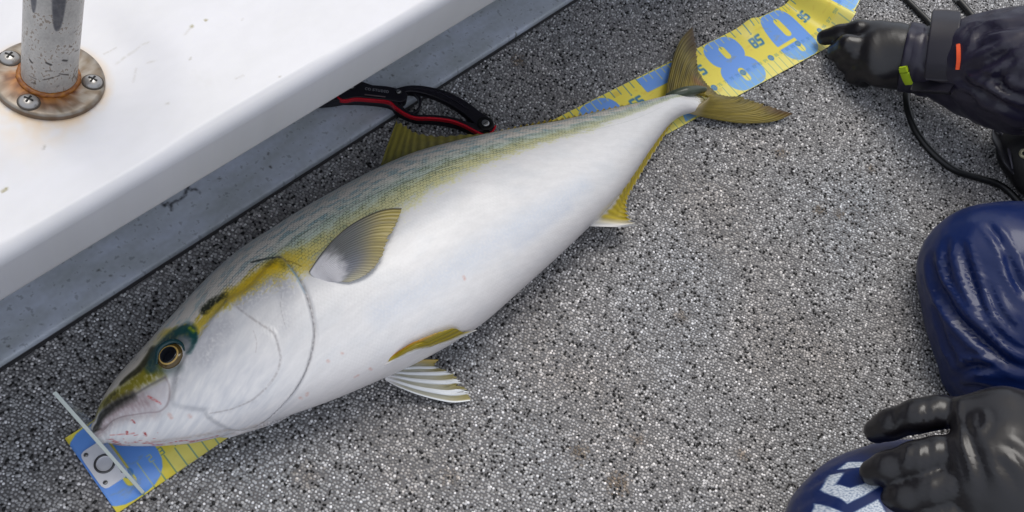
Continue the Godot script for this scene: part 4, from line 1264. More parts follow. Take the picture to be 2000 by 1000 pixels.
	var up_fin := fin("tail_fin", fish, [Vector3(0.0887, 0.0230, -0.7489), Vector3(0.0992, 0.0250, -0.7580), Vector3(0.1113, 0.0250, -0.7673), Vector3(0.1221, 0.0240, -0.7734), Vector3(0.1349, 0.0230, -0.7748)], [Vector3(0.0915, 0.0090, -0.8850), Vector3(0.0990, 0.0100, -0.8698), Vector3(0.1059, 0.0110, -0.8519), Vector3(0.1103, 0.0130, -0.8318), Vector3(0.1146, 0.0140, -0.8184), Vector3(0.1219, 0.0150, -0.8086), Vector3(0.1303, 0.0160, -0.7996), Vector3(0.1451, 0.0160, -0.7918)],
		[Vector3(0.0887, 0.0230, -0.7489), Vector3(0.0857, 0.0200, -0.7707), Vector3(0.0833, 0.0170, -0.7976), Vector3(0.0820, 0.0140, -0.8305), Vector3(0.0843, 0.0110, -0.8583), Vector3(0.0915, 0.0090, -0.8850)], [Vector3(0.1349, 0.0230, -0.7748), Vector3(0.1404, 0.0200, -0.7831), Vector3(0.1451, 0.0160, -0.7918)], {"rays": 24.0, "ridge": 0.0004, "thick": 0.003, "nu": 145, "fray": 0.10}, 
		func(u: float, w: float, p: Vector3) -> Color:
			var c: Color = lobe.call(u, w, p)
			c = c.lerp(srgb(0.46, 0.24, 0.18), exp(-pow((u - 0.72) / 0.16, 2.0) - pow((w - 0.55) / 0.18, 2.0)) * 0.75)
			return c.lerp(srgb(0.62, 0.54, 0.22), smoothstep(0.25, 0.6, u) * (1.0 - smoothstep(0.3, 0.8, w)) * 0.35))
	fin("tail_fin", fish, [Vector3(0.1207, 0.0120, -0.7508), Vector3(0.1235, 0.0180, -0.7530), Vector3(0.1269, 0.0230, -0.7563), Vector3(0.1306, 0.0250, -0.7632), Vector3(0.1347, 0.0240, -0.7738)], [Vector3(0.2383, 0.0060, -0.8203), Vector3(0.2246, 0.0090, -0.8160), Vector3(0.2096, 0.0100, -0.8136), Vector3(0.1948, 0.0110, -0.8105), Vector3(0.1806, 0.0120, -0.8076), Vector3(0.1726, 0.0130, -0.8065), Vector3(0.1591, 0.0150, -0.7971), Vector3(0.1451, 0.0160, -0.7918)],
		[Vector3(0.1207, 0.0120, -0.7508), Vector3(0.1390, 0.0110, -0.7552), Vector3(0.1602, 0.0090, -0.7629), Vector3(0.1840, 0.0080, -0.7727), Vector3(0.2126, 0.0070, -0.7909), Vector3(0.2291, 0.0060, -0.8075), Vector3(0.2383, 0.0060, -0.8203)], [Vector3(0.1347, 0.0240, -0.7738), Vector3(0.1404, 0.0200, -0.7831), Vector3(0.1451, 0.0160, -0.7918)], {"rays": 24.0, "ridge": 0.0004, "thick": 0.003, "nu": 145, "fray": 0.10},
		func(u: float, w: float, p: Vector3) -> Color:
			var c: Color = lobe.call(u, w, p)
			c = c.lerp(srgb(0.58, 0.52, 0.27), 0.45 * (1.0 - smoothstep(0.5, 0.95, w)))
			return c.lerp(srgb(0.62, 0.57, 0.45), (1.0 - smoothstep(0.02, 0.18, w)) * 0.8))
	# the dark keel across the root of the tail
	put("tail_keel", tube(smooth_path([Vector3(0.0887, 0.0220, -0.7523), Vector3(0.0968, 0.0270, -0.7549), Vector3(0.1075, 0.0300, -0.7623), Vector3(0.1191, 0.0280, -0.7740), Vector3(0.1286, 0.0230, -0.7847)], 24), smooth_nums([0.002, 0.0052, 0.0062, 0.005, 0.0025], 24), 12), paint(Color(0.27, 0.30, 0.25), 0.3), fish)

# =====================================================================  the measuring tape
func tape_point(u: float, v: float, lift := 0.0) -> Vector3:
	# u centimetres along, v across
	var p := Vector2.ZERO
	var a := 0.0
	var l0 := Vector2(-0.19896, 0.14306)
	var r0 := Vector2(0.07766, 0.67379)
	var al := 1.07896
	var ar := 0.98890
	var dl := Vector2(cos(al), sin(al))
	var dr := Vector2(cos(ar), sin(ar))
	if u < 8.0:
		p = l0 + dl * u * 0.01
		a = al
	elif u < 58.0:
		var t := (u - 8.0) / 50.0
		p = (l0 + dl * 0.08).bezier_interpolate(l0 + dl * 0.2467, r0 - dr * 0.1867, r0 - dr * 0.02, t)
		a = lerpf(al, ar, smoothstep(0.0, 1.0, t))
	elif u < 91.0:
		p = r0 + dr * (u - 60.0) * 0.01
		a = ar
	else:
		p = r0 + dr * 0.31
		var n := 20
		for k in n:
			a = ar + 0.42 * smoothstep(0.0, 1.0, ((u - 91.0) * (k + 0.5) / n) / 9.0)
			p += Vector2(cos(a), sin(a)) * (u - 91.0) * 0.01 / n
		a = ar + 0.42 * smoothstep(0.0, 1.0, (u - 91.0) / 9.0)
	p += Vector2(-sin(a), cos(a)) * v * 0.01
	var y := 0.0024 + lift
	y += 0.0012 * maxf(0.0, cloud.get_noise_2d(u * 0.05, v * 0.08)) * smoothstep(8.0, 20.0, u)
	y += 0.0085 * exp(-pow((u - 86.2) / 1.5, 2.0)) * smoothstep(3.5, 8.2, v)
	y += 0.021 * exp(-pow((u - 98.6 + (v - 4.0) * 0.12) / 1.7, 2.0)) - 0.0015 * exp(-pow((u - 94.5) / 2.0, 2.0))
	y += 0.006 * smoothstep(101.0, 108.0, u)
	return Vector3(p.x, y, -p.y)

func stadium(cv: Canvas, u0: float, v0: float, u1: float, v1: float, r: float) -> void:
	cv.line([Vector2(u0 + 4.0, v0), Vector2(u1 + 4.0, v1)], r, r, 0.03)

func pill(u: float, v0: float, v1: float, half: float, corner: float) -> Array:
	# outline of a rounded upright shape centred on u
	var out := []
	for q in [[half - corner, v1 - corner, 0.0], [-half + corner, v1 - corner, PI / 2], [-half + corner, v0 + corner, PI], [half - corner, v0 + corner, PI * 1.5]]:
		for k in 6:
			var a: float = q[2] + PI / 2 * k / 5.0
			out.append(Vector2(u + 4.0 + q[0] + cos(a) * corner, q[1] + sin(a) * corner))
	return out

func small_digit(cv: Canvas, ch: String, u: float, v: float, size: float, half: float) -> void:
	# strokes on a grid of 1 by 2, laid so that the digit stands across the tape
	var strokes := {
		"0": [[0, 0, 1, 0, 1, 2, 0, 2, 0, 0]], "1": [[0.5, 0, 0.5, 2]], "2": [[0, 2, 1, 2, 1, 1, 0, 1, 0, 0, 1, 0]], "3": [[0, 2, 1, 2, 1, 0, 0, 0], [0.2, 1, 1, 1]],
		"4": [[0, 2, 0, 1, 1, 1], [1, 2, 1, 0]], "5": [[1, 2, 0, 2, 0, 1.05, 1, 1.05, 1, 0, 0, 0]], "6": [[1, 2, 0, 2, 0, 0, 1, 0, 1, 1, 0, 1]], "7": [[0, 2, 1, 2, 0.4, 0]],
		"8": [[0, 0, 1, 0, 1, 2, 0, 2, 0, 0], [0, 1, 1, 1]], "9": [[1, 1, 0, 1, 0, 2, 1, 2, 1, 0, 0, 0]]}
	for s in strokes[ch]:
		var q := []
		var ring: bool = s[0] == s[s.size() - 2] and s[1] == s[s.size() - 1]
		var m: int = s.size() / 2
		for k in m:
			var at := Vector2(s[k * 2], s[k * 2 + 1])
			if (k == 0 or k == m - 1) and not ring:
				q.append(at)
				continue
			var before := Vector2(s[((k - 1 + m) % m) * 2], s[((k - 1 + m) % m) * 2 + 1]) if k > 0 else Vector2(s[(m - 2) * 2], s[(m - 2) * 2 + 1])
			var after := Vector2(s[(k + 1) * 2], s[(k + 1) * 2 + 1]) if k < m - 1 else Vector2(s[2], s[3])
			q.append(at.move_toward(before, 0.34))
			q.append(at.move_toward(before, 0.10).lerp(at.move_toward(after, 0.10), 0.5))
			q.append(at.move_toward(after, 0.34))
		for k in q.size(): q[k] = Vector2(u + 4.0 + q[k].x * size * 0.5, v + q[k].y * size * 0.5)
		cv.line(q, half, half, half * 0.6)

func build_tape():
	var tape := thing("measuring_tape", "yellow and blue fish measuring tape with large printed numerals", "measuring tape")
	var yellow := Color(0.90, 0.83, 0.30)
	var blue := Color(0.40, 0.60, 0.90)
	var ink := Color(0.16, 0.44, 0.62)
	var cv := Canvas.new(2048, 140, yellow)
	cv.px = 17.6
	cv.py = 140.0 / TAPE_WIDE
	var body := func(k: int):
		# the big numeral of each ten, as shapes of the blue
		var u := k * 10.0
		if k == 0:
			cv.area(pill(-0.15, 0.1, 7.75, 3.0, 2.4), 0.04)
		elif k == 1 or k == 10:
			cv.area(pill(u - (0.4 if k == 10 else 0.0), 0.3, 7.6, 0.5 if k == 10 else 1.0, 0.2), 0.04)
			if k == 10: cv.area(pill(u + 3.4, 0.1, 7.75, 2.2, 1.6), 0.04)
		elif k == 2 or k == 3 or k == 5:
			cv.area(pill(u, 4.1, 7.75, 2.7, 1.4), 0.04)
			cv.area(pill(u, 0.1, 4.3, 2.7, 1.4), 0.04)
		elif k == 4:
			cv.area(pill(u + 1.3, 0.2, 7.7, 0.9, 0.2), 0.04)
			cv.area(pill(u, 2.0, 3.6, 3.0, 0.2), 0.04)
			cv.area([Vector2(u + 1.2, 2.6), Vector2(u + 3.2, 2.6), Vector2(u + 6.0, 7.6), Vector2(u + 4.0, 7.6)], 0.04)
		elif k == 6: cv.area(pill(u, 0.1, 7.75, 2.8, 2.0), 0.04)
		elif k == 7:
			cv.area(pill(u, 5.6, 7.7, 3.0, 0.15), 0.04)
			cv.area([Vector2(u + 2.4, 0.2), Vector2(u + 4.9, 0.2), Vector2(u + 7.0, 5.8), Vector2(u + 4.7, 5.8)], 0.04)
		elif k == 8:
			cv.area(pill(u, 3.75, 7.78, 2.75, 1.75), 0.04)
			cv.area(pill(u, 0.06, 4.4, 3.0, 1.9), 0.04)
		elif k == 9: cv.area(pill(u, 0.06, 7.78, 2.95, 2.1), 0.04)
	for k in 11:
		body.call(k)
		cv.flush(blue, 1.0)
	# the counters
	var hole := func(u: float, v0: float, v1: float, half: float):
		cv.area(pill(u, v0, v1, half, half * 0.98), 0.04)
		cv.flush(yellow, 1.0)
	hole.call(-0.15, 1.2, 6.6, 0.44)
	hole.call(60.0, 1.3, 3.6, 0.5)
	hole.call(80.0, 4.7, 6.65, 0.46)
	hole.call(80.0, 1.0, 3.05, 0.46)
	hole.call(90.0, 3.7, 6.7, 0.5)
	hole.call(90.0, 1.0, 2.4, 0.46)
	hole.call(103.4, 1.5, 6.4, 0.45)
	for k in [2, 3, 5]:
		hole.call(k * 10.0, 5.2, 6.6, 0.6)
		hole.call(k * 10.0, 1.3, 2.9, 0.6)
	cv.area([Vector2(88.2, 2.5), Vector2(94.3, 2.75), Vector2(94.3, 3.25), Vector2(90.8, 3.1)], 0.04)      # the notch of the nine
	cv.flush(yellow, 1.0)
	cv.area([Vector2(66.8, 4.4), Vector2(66.8, 5.2), Vector2(63.2, 5.0), Vector2(63.2, 4.4)], 0.04)
	cv.flush(yellow, 1.0)
	# the lower scale is paler
	for y in cv.h:
		for x in cv.w:
			var v := (y + 0.5) / cv.py
			var i := y * cv.w + x
			var u := x / cv.px - 4.0
			if v < 2.3 and u > 3.0:
				cv.blend(i, Color(0.91, 0.88, 0.55) if cv.r[i] > 0.6 else Color(0.50, 0.71, 0.88), 0.45 * smoothstep(2.3, 1.5, v) + 0.15)
			var n := cloud.get_noise_2d(x * 0.02, y * 0.04)
			cv.blend(i, Color(0.72, 0.55, 0.2), clampf((n - 0.32) * 0.8, 0.0, 0.22))
	# graduations, each in the colour that shows on its ground
	var mark := func(p: Array, half: float, a: float):
		cv.line(p, half, half, 0.045)
		for i in cv.touched:
			cv.blend(i, ink if cv.r[i] > 0.58 else Color(0.80, 0.78, 0.42), cv.mask[i] * a)
			cv.mask[i] = 0.0
		cv.touched.clear()
	for k in range(0, 111):
		var u := k + 4.0
		var long := 0.95 if k % 5 else 1.55
		if k > 3:
			mark.call([Vector2(u, TAPE_WIDE), Vector2(u, TAPE_WIDE - long)], 0.055, 0.95)
			if k % 10 == 5: mark.call([Vector2(u, TAPE_WIDE - long), Vector2(u, TAPE_WIDE - long - 0.05)], 0.10, 0.95)
		mark.call([Vector2(u, 0.0), Vector2(u, 1.85)], 0.035, 0.85 if k < 12 else 0.6)
		if k % 5 == 0:
			cv.line([Vector2(u, 2.3), Vector2(u, 2.31)], 0.42, 0.42, 0.05)
			cv.flush(Color(0.22, 0.46, 0.72), 0.95)
		var text := str(k)
		var size := 0.62 if k < 10 else 0.36
		for c in text.length():
			small_digit(cv, text[c], k - 0.5 * size * 0.5 - (text.length() - 1) * size * 0.42 + c * size * 0.84, 2.3 - size * 0.5, size, 0.04)
			cv.flush(ink if k % 5 and k > 2 else Color(0.80, 0.78, 0.42), 0.8 if k < 10 else 0.42)
		if k % 10 == 5:
			for c in text.length():
				small_digit(cv, text[c], k - 0.78 + c * 0.94 - (0.0 if text.length() > 1 else -0.35), 4.45, 1.2, 0.15)
				cv.flush(ink, 1.0)
	var print_mat := paint(Color.WHITE, 0.36)
	print_mat.albedo_texture = cv.texture()
	print_mat.texture_repeat = false
	var v := PackedVector3Array()
	var uvs := PackedVector2Array()
	var nu := 460
	var nv := 14
	for side in 2:
		for i in nu:
			var u := -2.35 + 112.0 * i / (nu - 1.0)
			for j in nv:
				var w := TAPE_WIDE * j / (nv - 1.0)
				var p := tape_point(u, w)
				var flare := 0.0006 if u < 6.0 else 0.0
				v.append(p + Vector3.UP * ((0.0008 + flare) if side == 0 else 0.0))
				uvs.append(Vector2((u + 4.0) * 17.6 / 2048.0, w / TAPE_WIDE))
	var idx := quads(nu, nv)
	var half := idx.size()
	var N := nu * nv
	for k in range(0, half, 3): idx.append_array([idx[k] + N, idx[k + 2] + N, idx[k + 1] + N])
	for i in nu - 1:
		for j in [0, nv - 1]:
			var a: int = i * nv + j
			idx.append_array([a, a + nv, a + N, a + nv, a + nv + N, a + N] if j else [a, a + N, a + nv, a + nv, a + N, a + nv + N])
	for j in nv - 1:
		for i in [0, nu - 1]:
			var a: int = i * nv + j
			idx.append_array([a, a + N, a + 1, a + 1, a + N, a + 1 + N] if i else [a, a + 1, a + N, a + 1, a + 1 + N, a + N])
	put("printed_strip", solid(v, idx, true, PackedColorArray(), uvs), print_mat, tape)
	# the metal plate with its eyelet at the end
	var steel := paint(Color(0.88, 0.88, 0.90), 0.3, 0.15)
	var at := func(u: float, w: float, y: float) -> Vector3: return tape_point(u, w) + Vector3.UP * (0.0014 + y)
	var eu: Vector3 = (at.call(1.0, 4.0, 0.0) - at.call(0.0, 4.0, 0.0))
	var ev: Vector3 = (at.call(0.0, 5.0, 0.0) - at.call(0.0, 4.0, 0.0))
	var ring_plate := PackedVector3Array()
	var M := 48
	for y in [0.0, 0.0016]:
		for which in 2:
			for k in M:
				var a := TAU * k / M
				var q := Vector2(cos(a), sin(a))
				if which == 0: q *= 0.62
				else:
					var c := 1.0 / pow(pow(absf(q.x) / 1.16, 7.0) + pow(absf(q.y) / 1.9, 7.0), 1.0 / 7.0)
					q *= c
				ring_plate.append(at.call(-1.03 + q.x, 4.05 + q.y, y))
	idx = PackedInt32Array()
	for k in M:
		var k2 := (k + 1) % M
		for f in [[0, 1], [3, 2], [1, 3], [2, 0]]:
			var a: int = f[0] * M + k
			var b: int = f[1] * M + k
			var c: int = f[0] * M + k2
			var d: int = f[1] * M + k2
			idx.append_array([a, b, c, b, d, c])
	var pl := put("end_plate", flat_shaded(ring_plate, idx), steel, tape)
	put("eyelet", lathe(at.call(-1.03, 4.05, 0.0), Vector3.UP, [Vector2(0.0066, -0.0003), Vector2(0.0064, 0.0022), Vector2(0.0072, 0.0027), Vector2(0.0082, 0.0022), Vector2(0.0083, 0.0016)], 36), paint(Color(0.33, 0.33, 0.34), 0.3, 0.7), pl)
	put("eyelet_base", lathe(at.call(-1.03, 4.05, 0.0), Vector3.UP, [Vector2(0.0063, 0.0001), Vector2(0.004, 0.0003), Vector2(0.0001, 0.0003)], 30), paint(Color(0.85, 0.85, 0.87), 0.3, 0.2), pl)
	for q in [[-1.78, 5.55], [-1.78, 2.65], [-0.22, 2.65], [-0.22, 5.55]]:
		var sc := put("screw", lathe(at.call(q[0], q[1], 0.0015), Vector3.UP, [Vector2(0.0019, 0.0), Vector2(0.0018, 0.0006), Vector2(0.001, 0.0009), Vector2(0.0001, 0.0009)], 18), paint(Color(0.5, 0.5, 0.5), 0.3, 0.8), pl)
		put("screw_slot", block(at.call(q[0], q[1], 0.0024), eu * 0.0012 * 100.0 * 0.9, Vector3.UP * 0.0001, ev * 0.03, 0.00002), paint(Color(0.1, 0.1, 0.1), 0.6), sc)
	# the clear board that the snout is pushed against
	var A: Vector3 = tape_point(-1.25, 7.80) + Vector3.UP * 0.0925
	var C: Vector3 = at.call(0.05, 7.80, 0.0006)
	var B: Vector3 = at.call(0.05, 0.10, 0.0026)
	var B0: Vector3 = at.call(0.08, 0.05, 0.0006)
	var off := eu.normalized() * 0.0013
	var pane := PackedVector3Array([A - off, C - off, B - off, B0 - off, A + off, C + off, B + off, B0 + off])
	var pane_idx := PackedInt32Array([0, 1, 3, 0, 3, 2, 4, 7, 5, 4, 6, 7, 0, 4, 1, 1, 4, 5, 1, 5, 3, 3, 5, 7, 3, 7, 2, 2, 7, 6, 2, 6, 0, 0, 6, 4])
	var clear := paint(Color(0.90, 0.95, 0.98, 0.20), 0.05)
	clear.transparency = BaseMaterial3D.TRANSPARENCY_ALPHA
	var board := put("stop_board", flat_shaded(pane, pane_idx), clear, tape)
	var rim := PackedVector3Array()
	var dn := (C - A).normalized() * 0.0002 
	for p in [A, B]:
		for q in [-1.0, 1.0]:
			for y in [0.0, 1.0]: rim.append(p + off * q * 1.04 + Vector3.UP * (0.0004 - 0.0022 * y))
	put("frosted_edge", flat_shaded(rim, PackedInt32Array([0, 2, 4, 2, 6, 4, 1, 5, 3, 3, 5, 7, 0, 4, 1, 1, 4, 5, 2, 3, 6, 3, 7, 6, 0, 1, 2, 1, 3, 2, 4, 6, 5, 5, 6, 7])), paint(Color(0.72, 0.75, 0.73), 0.4), board)

func flat_shaded(v: PackedVector3Array, idx: PackedInt32Array) -> ArrayMesh:
	var w := PackedVector3Array()
	var n := PackedInt32Array()
	for k in idx.size():
		w.append(v[idx[k]])
		n.append(k)
	return solid(w, n)

# =====================================================================  the fish gripper
func build_gripper():
	var tool := thing("fish_gripper", "black fish gripper tool with a red edge and finger ring", "fish gripper")
	var black := paint(Color(0.095, 0.085, 0.12), 0.32, 0.3)
	var red := paint(Color(0.80, 0.07, 0.16), 0.25, 0.4)
	var steel := paint(Color(0.6, 0.6, 0.6), 0.3, 0.9)
	var y := 0.016
	var upper := smooth_path([Vector3(-0.1821, 0.0220, -0.6055), Vector3(-0.1692, 0.0220, -0.6190), Vector3(-0.1515, 0.0220, -0.6259), Vector3(-0.1319, 0.0220, -0.6284), Vector3(-0.1114, 0.0220, -0.6259), Vector3(-0.0946, 0.0220, -0.6207), Vector3(-0.0815, 0.0220, -0.6158)], 60)
	var low := smooth_path([Vector3(-0.1913, 0.0220, -0.5958), Vector3(-0.1812, 0.0220, -0.5953), Vector3(-0.1720, 0.0220, -0.5929), Vector3(-0.1594, 0.0220, -0.5893), Vector3(-0.1487, 0.0220, -0.5900), Vector3(-0.1343, 0.0220, -0.5972), Vector3(-0.1173, 0.0220, -0.6040), Vector3(-0.1023, 0.0220, -0.6059), Vector3(-0.0881, 0.0220, -0.6069), Vector3(-0.0806, 0.0220, -0.6148)], 70)
	var grip := put("grip_arm", bar(upper, smooth_nums([0.0042, 0.0040, 0.0054, 0.0068, 0.0074, 0.0076, 0.0102], 60), -0.0075, 0.0, 0.0012), black, tool)
	put("grip_groove", bar(smooth_path([Vector3(-0.1695, 0.0220, -0.6196), Vector3(-0.1518, 0.0220, -0.6265), Vector3(-0.1350, 0.0220, -0.6289), Vector3(-0.1177, 0.0220, -0.6270), Vector3(-0.1033, 0.0220, -0.6235)], 40), smooth_nums([0.0006, 0.0012, 0.0012, 0.0012, 0.0006], 40), -0.0005, 0.0006, 0.0003), paint(Color(0.16, 0.15, 0.19), 0.25, 0.5), grip)
	put("lower_arm", bar(low, smooth_nums([0.006, 0.0040, 0.0026, 0.0024, 0.0022, 0.0022, 0.0022, 0.0026, 0.0050, 0.0098], 70), -0.007, -0.0005, 0.0010), black, tool)
	var liner := smooth_path([Vector3(-0.2330, 0.0225, -0.5734), Vector3(-0.2264, 0.0225, -0.5703), Vector3(-0.2204, 0.0225, -0.5722), Vector3(-0.2126, 0.0225, -0.5788), Vector3(-0.1982, 0.0225, -0.5854), Vector3(-0.1814, 0.0225, -0.5917), Vector3(-0.1720, 0.0225, -0.5887), Vector3(-0.1592, 0.0225, -0.5860), Vector3(-0.1481, 0.0225, -0.5870), Vector3(-0.1332, 0.0225, -0.5944), Vector3(-0.1161, 0.0225, -0.6009), Vector3(-0.1010, 0.0225, -0.6024), Vector3(-0.0883, 0.0225, -0.6012), Vector3(-0.0799, 0.0225, -0.6006), Vector3(-0.0739, 0.0225, -0.6031), Vector3(-0.0704, 0.0225, -0.6095), Vector3(-0.0699, 0.0225, -0.6173)], 120)
	put("red_liner", bar(liner, smooth_nums([0.0010, 0.0010], 120), -0.0045, 0.0004, 0.0005), red, tool)
	var under := smooth_path([Vector3(-0.2416, 0.0060, -0.5747), Vector3(-0.2290, 0.0060, -0.5788), Vector3(-0.2124, 0.0060, -0.5873), Vector3(-0.1928, 0.0060, -0.5959), Vector3(-0.1793, 0.0060, -0.5988), Vector3(-0.1661, 0.0060, -0.5955), Vector3(-0.1503, 0.0060, -0.5958), Vector3(-0.1313, 0.0060, -0.6040), Vector3(-0.1128, 0.0060, -0.6096), Vector3(-0.0984, 0.0060, -0.6107), Vector3(-0.0899, 0.0060, -0.6100)], 90)
	put("lower_plate", bar(under, smooth_nums([0.003, 0.004, 0.004, 0.004, 0.004, 0.004, 0.0036, 0.0034, 0.0034, 0.0034, 0.003], 90), -0.003, 0.0062, 0.0010), black, tool)
	var shank := smooth_path([Vector3(-0.2568, 0.0220, -0.5574), Vector3(-0.2400, 0.0220, -0.5699), Vector3(-0.2289, 0.0220, -0.5807), Vector3(-0.2180, 0.0220, -0.5907), Vector3(-0.2027, 0.0220, -0.5954), Vector3(-0.1879, 0.0220, -0.6015), Vector3(-0.1749, 0.0220, -0.6050)], 60)
	put("shank", bar(shank, smooth_nums([0.008, 0.0095, 0.0105, 0.0112, 0.0088, 0.0090, 0.0085], 60), -0.0110, 0.0002, 0.0012), black, tool)
	# finger ring
	var ring := smooth_path([Vector3(-0.1709, 0.0190, -0.5992), Vector3(-0.1727, 0.0190, -0.6073), Vector3(-0.1712, 0.0190, -0.6135), Vector3(-0.1670, 0.0190, -0.6175), Vector3(-0.1615, 0.0190, -0.6183), Vector3(-0.1560, 0.0190, -0.6151), Vector3(-0.1525, 0.0190, -0.6095), Vector3(-0.1508, 0.0190, -0.6027), Vector3(-0.1520, 0.0190, -0.5960), Vector3(-0.1560, 0.0190, -0.5916), Vector3(-0.1614, 0.0190, -0.5908), Vector3(-0.1666, 0.0190, -0.5932), Vector3(-0.1709, 0.0190, -0.5992)], 49)
	var rr := PackedFloat32Array()
	for k in 49: rr.append(0.0014)
	put("finger_ring", bar(ring, rr, -0.006, 0.001, 0.0008, false), black, tool)
	# jaws reaching under the gunwale
	for q in [[Vector3(-0.2515, 0.0200, -0.5607), Vector3(-0.2596, 0.0200, -0.5517), Vector3(-0.2680, 0.0200, -0.5411), Vector3(-0.2725, 0.0200, -0.5298), Vector3(-0.2720, 0.0200, -0.5199)], [Vector3(-0.2550, 0.0120, -0.5612), Vector3(-0.2612, 0.0120, -0.5503), Vector3(-0.2661, 0.0120, -0.5372), Vector3(-0.2688, 0.0120, -0.5269), Vector3(-0.2691, 0.0120, -0.5195)]]:
		put("jaw", bar(smooth_path(q, 24), smooth_nums([0.006, 0.005, 0.0045, 0.004, 0.002], 24), -0.006, 0.001, 0.001), steel, tool)
	for q in [[Vector3(-0.0807, 0.0220, -0.6151), 0.0044, 0.0090], [Vector3(-0.1774, 0.0220, -0.6081), 0.0026, 0.0036], [Vector3(-0.2229, 0.0220, -0.5901), 0.0028, 0.0040]]:
		var p: Vector3 = q[0]
		var r: float = q[1]
		var boss := put("pivot", lathe(p, Vector3.UP, [Vector2(q[2], -0.001), Vector2(q[2], 0.0006), Vector2(q[2] - 0.0006, 0.0012), Vector2(r, 0.0012), Vector2(r * 0.9, 0.0009)], 36), paint(Color(0.06, 0.06, 0.07), 0.35, 0.4), tool)
		put("pivot_screw", lathe(p, Vector3.UP, [Vector2(r * 0.95, 0.0005), Vector2(r * 0.9, 0.0016), Vector2(r * 0.5, 0.0019), Vector2(0.0001, 0.0019)], 28), steel, boss)
		put("screw_slot", block(p + Vector3.UP * 0.00185, Vector3(0.45, 0, -0.9) * r * 0.7, Vector3.UP * 0.00012, Vector3(0.9, 0, 0.45) * 0.0004, 0.00003), paint(Color(0.12, 0.12, 0.12), 0.6), boss)
	# grey lettering on the shank
	var a: Vector3 = Vector3(-0.2138, 0.0230, -0.5929)
	var b: Vector3 = Vector3(-0.1816, 0.0230, -0.6041)
	var dir := (b - a).normalized()
	var word := TextMesh.new()
	word.text = "CO STUDIO"
	var font := SystemFont.new()
	font.font_names = PackedStringArray(["Droid Sans"])
	font.font_weight = 700
	word.font = font
	word.font_size = 24
	word.pixel_size = 0.0002
	word.depth = 0.0003
	var w := put("lettering", word, paint(Color(0.45, 0.45, 0.47), 0.5), tool)
	w.position = (a + b) * 0.5 + Vector3.UP * 0.0003
	w.basis = Basis(dir, Vector3.UP.cross(dir), Vector3.UP)
	var small := put("lettering_line", bar(PackedVector3Array([Vector3(-0.2062, 0.0230, -0.5876), Vector3(-0.1869, 0.0230, -0.5950)]), PackedFloat32Array([0.0006, 0.0006]), -0.0003, 0.0002, 0.0001), paint(Color(0.42, 0.36, 0.37), 0.5), tool)

